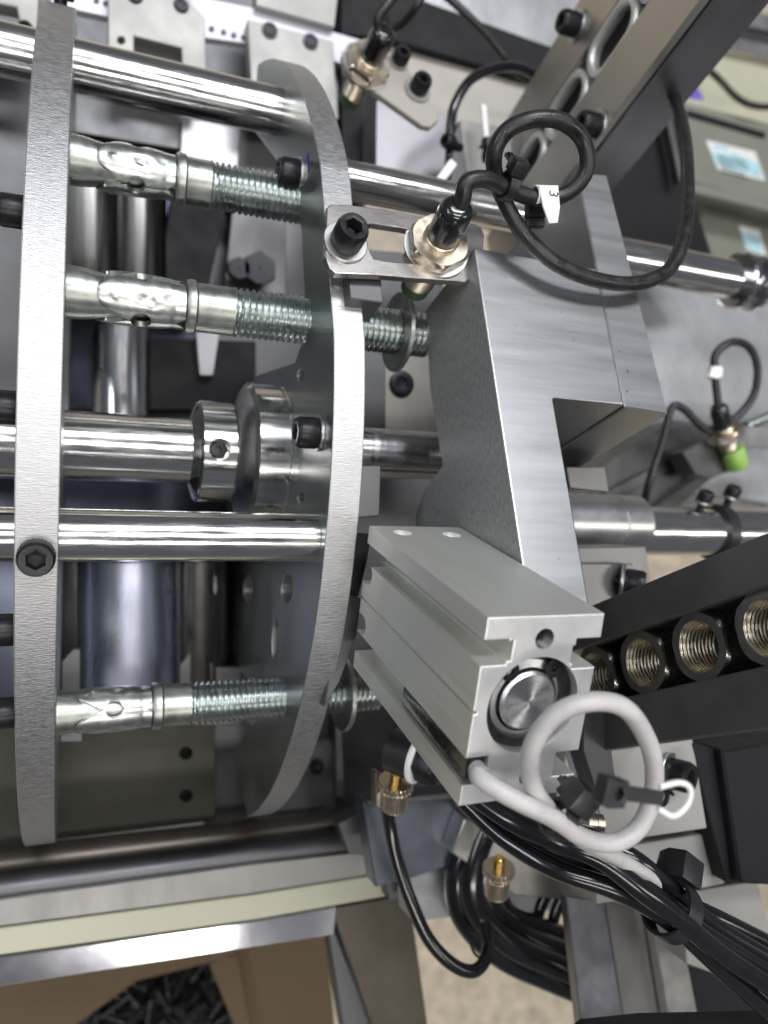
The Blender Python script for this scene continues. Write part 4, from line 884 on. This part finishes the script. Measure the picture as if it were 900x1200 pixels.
# ================================================================== LOWER RIGHT FRAME
t = thing('frame_bracket', 'light aluminium plate with a black screw, inside the grey cable loop', 'metal plate', W(760, 920, 0))
zslab('plate', [(690, 882), (812, 866), (829, 971), (700, 990)], 2, 9, 'beige', t, .4)
zslab('edge_strip', [(676, 880), (690, 882), (712, 992), (700, 994)], 5, 7, 'chrome_dull', t, .3)
screw(t, W(783, 905, 2), (.35, 0, .95), 5.0, 7, 6.6)
o = zslab('dark_post', [(684, 800), (712, 840), (724, 930), (700, 935), (683, 880)], 12, 8, 'dark_steel'); tag(o, 'dark upright strip right behind the end of the cylinder', 'post')
o = zslab('light_plate', [(700, 998), (838, 975), (850, 1036), (800, 1046), (700, 1060)], -4, 10, 'beige'); tag(o, 'light plate right under the screwed plate, behind the tied tubes', 'metal plate')
t = thing('corner_bracket', 'pale corner plate at the lower right with a dark screw beneath it', 'metal plate', W(850, 1090, -20))
zslab('plate', [(800, 1046), (888, 1032), (908, 1110), (890, 1160), (805, 1130)], -12, 10, 'beige', t, .4)
screw(t, W(806, 1092, -40), (.9, -.2, .3), 4.6, 7)
o = zslab('frame_bar', [(664, 1050), (708, 1055), (733, 1210), (682, 1210)], -40, 5, 'rail_dark'); tag(o, 'dark grey flat bar, leftmost of the three upright bars at the bottom', 'steel bar', 'upright flat bars at the bottom')
o = zslab('frame_bar', [(709, 1055), (756, 1068), (778, 1210), (733, 1210)], -46, 5, 'guide'); tag(o, 'bright flat bar in the middle of the three upright bars at the bottom', 'steel bar', 'upright flat bars at the bottom')
o = zslab('frame_bar', [(764, 1075), (797, 1082), (822, 1210), (786, 1210)], -40, 5, 'rail_steel'); tag(o, 'warm grey flat bar, rightmost of the three upright bars at the bottom', 'steel bar', 'upright flat bars at the bottom')
t = thing('black_housing', 'matt black box at the right edge below the black nut rail', 'black box', W(870, 950, -20))
zslab('front', [(846, 880), (960, 860), (960, 1040), (868, 1036)], 6, 40, 'black', t, .8)
zslab('side', [(808, 868), (846, 880), (868, 1036), (850, 1034)], 2, 34, 'black', t, .5)
o = zslab('cover_sheet', [(805, 1135), (960, 1160), (960, 1230), (822, 1230)], -60, 8, 'black'); tag(o, 'black panel filling the lower right corner', 'black panel')
o = zslab('dark_lower_edge', [(700, 1214), (770, 1206), (900, 1202), (960, 1202), (960, 1240), (670, 1240)], 30, 8, 'black'); tag(o, 'dark blurred edge along the bottom right of the photo', 'black panel')
b = MB(); b.lathe([(0, 4.4), (1.6, 4.4), (1.6, 3.6), (4, 3.6), (4.2, 4.0), (7, 4.0), (7.4, 3.2)], 28, frz(W(686, 964, 12), (.95, -.1, .25)) @ Matrix.Scale(.72, 4)); o = obj('push_in_fitting', b, 'nickel'); tag(o, 'small brass push-in fitting below the grey cable loop', 'air fitting')
o = zslab('brown_plate', [(545, 960), (690, 985), (705, 1058), (605, 1050), (530, 1000)], -62, 10, 'rail_steel'); tag(o, 'brownish steel plate behind the right knurled fitting', 'steel plate')
o = zslab('blue_plate', [(425, 940), (650, 915), (660, 1000), (540, 1010), (480, 1030), (440, 1040)], -72, 10, 'blue_steel'); tag(o, 'dark blue grey plate behind the hanging air tube', 'steel plate')
o = zslab('pale_edge', [(430, 938), (640, 920), (640, 926), (432, 946)], -66, 4, 'mid_grey'); tag(o, 'thin grey edge passing behind the left knurled fitting', 'strip')
o = zslab('grey_block', [(481, 1020), (545, 1009), (560, 1060), (530, 1075), (483, 1080)], -80, 14, 'grey_roll'); tag(o, 'blue grey block between the hanging tube and the deep bundle', 'metal block')
o = zslab('far_grey_block', [(560, 1010), (665, 1020), (665, 1065), (620, 1070), (560, 1060)], -130, 14, 'grey_roll'); tag(o, 'grey block seen between the tube loops below the right fitting', 'metal block')

# ================================================================== LOWER LEFT GUIDES
b = MB(); qa, qb = W(-60, 1050, -112), W(432, 985, -112); b.lathe([(0, 6.2), ((qb - qa).length, 6.2)], 40, frz(qa, qb - qa)); o = obj('dark_roller', b, 'dark_steel'); tag(o, 'dark polished round bar along the lower left', 'round bar')
b = MB(); qa, qb = W(-60, 1022, -135), W(440, 962, -135); b.lathe([(0, 7), ((qb - qa).length, 7)], 40, frz(qa, qb - qa)); o = obj('bronze_roller', b, 'brown_steel'); tag(o, 'brownish round bar directly above the dark one at the lower left', 'round bar')
def band(name, pts, Z, t_, m, lab, cat, tilt=(0, 0)): o = zslab(name, pts, Z, t_, m, tilt=tilt, bevel=.5); tag(o, lab, cat)
band('grey_guide', [(-60, 1062), (300, 1012), (432, 997), (456, 1022), (300, 1047), (-60, 1094)], -104, 7, 'guide', 'grey steel guide bar above the cream strip at the lower left', 'guide bar')
band('cream_strip', [(-60, 1095), (300, 1048), (452, 1024), (452, 1051), (300, 1078), (-60, 1128)], -108, 9, 'cream', 'cream plastic strip between two steel bars at the lower left', 'plastic strip')
band('polished_guide', [(-60, 1130), (300, 1079), (395, 1062), (392, 1096), (300, 1110), (-60, 1166)], -112, 7, 'polished', 'polished steel bar with bright reflections below the cream strip', 'guide bar', (0, -.03))
o = zslab('end_bracket', [(396, 965), (450, 940), (484, 1028), (480, 1052), (456, 1056), (446, 1005), (408, 1000)], -100, 9, 'mid_grey'); tag(o, 'grey end bracket holding the guide bars, left of the hanging tube', 'bracket')
o = zslab('support_column', [(388, 1064), (452, 1053), (480, 1050), (503, 1215), (440, 1215)], -120, 26, 'brown_steel'); tag(o, 'dark brown reflecting machine leg going down at the bottom centre', 'machine leg')
o = zslab('leg_edge', [(384, 1090), (392, 1090), (440, 1215), (404, 1215)], -128, 10, 'mid_grey'); tag(o, 'pale slanted edge left of the dark machine leg', 'strip')
# cardboard boxes standing on the floor
cbx = thing('cardboard_box', 'open cardboard box under the guide bars, nearest the machine leg', 'cardboard box', W(330, 1160, -420))
zslab('side', [(262, 1080), (380, 1060), (396, 1240), (285, 1240)], -300, 6, 'card', cbx)
zslab('flap', [(245, 1130), (278, 1116), (300, 1240), (290, 1240)], -290, 6, 'card', cbx)
cbx = thing('cardboard_box', 'brown cardboard box with dark metal parts inside, at the bottom left edge', 'cardboard box', W(80, 1180, -420))
zslab('side', [(-80, 1120), (270, 1080), (278, 1120), (160, 1150), (70, 1215), (-80, 1260)], -290, 8, 'card', cbx)
zslab('inner_wall', [(60, 1120), (290, 1100), (290, 1260), (60, 1260)], -360, 6, 'black', cbx)
mr = random.Random(3)
hp = MB()
for i in range(130):
    px, py = mr.uniform(85, 290), mr.uniform(1142, 1215); z = mr.uniform(-345, -325); r_ = mr.uniform(2, 3.6); L_ = mr.uniform(10, 22)
    d = Vector((mr.uniform(-1, 1), mr.uniform(-1, 1), mr.uniform(-.4, .4))); hp.lathe([(0, r_), (L_ * .3, r_), (L_ * .31, r_ * .6), (L_, r_ * .6)], 10, frz(W(px, py, z), d))
o = obj('metal_parts', hp, 'black_oxide', None, smooth=40); o['kind'] = 'stuff'; tag(o, 'heap of small dark metal parts in the cardboard box at the bottom left', 'metal parts')
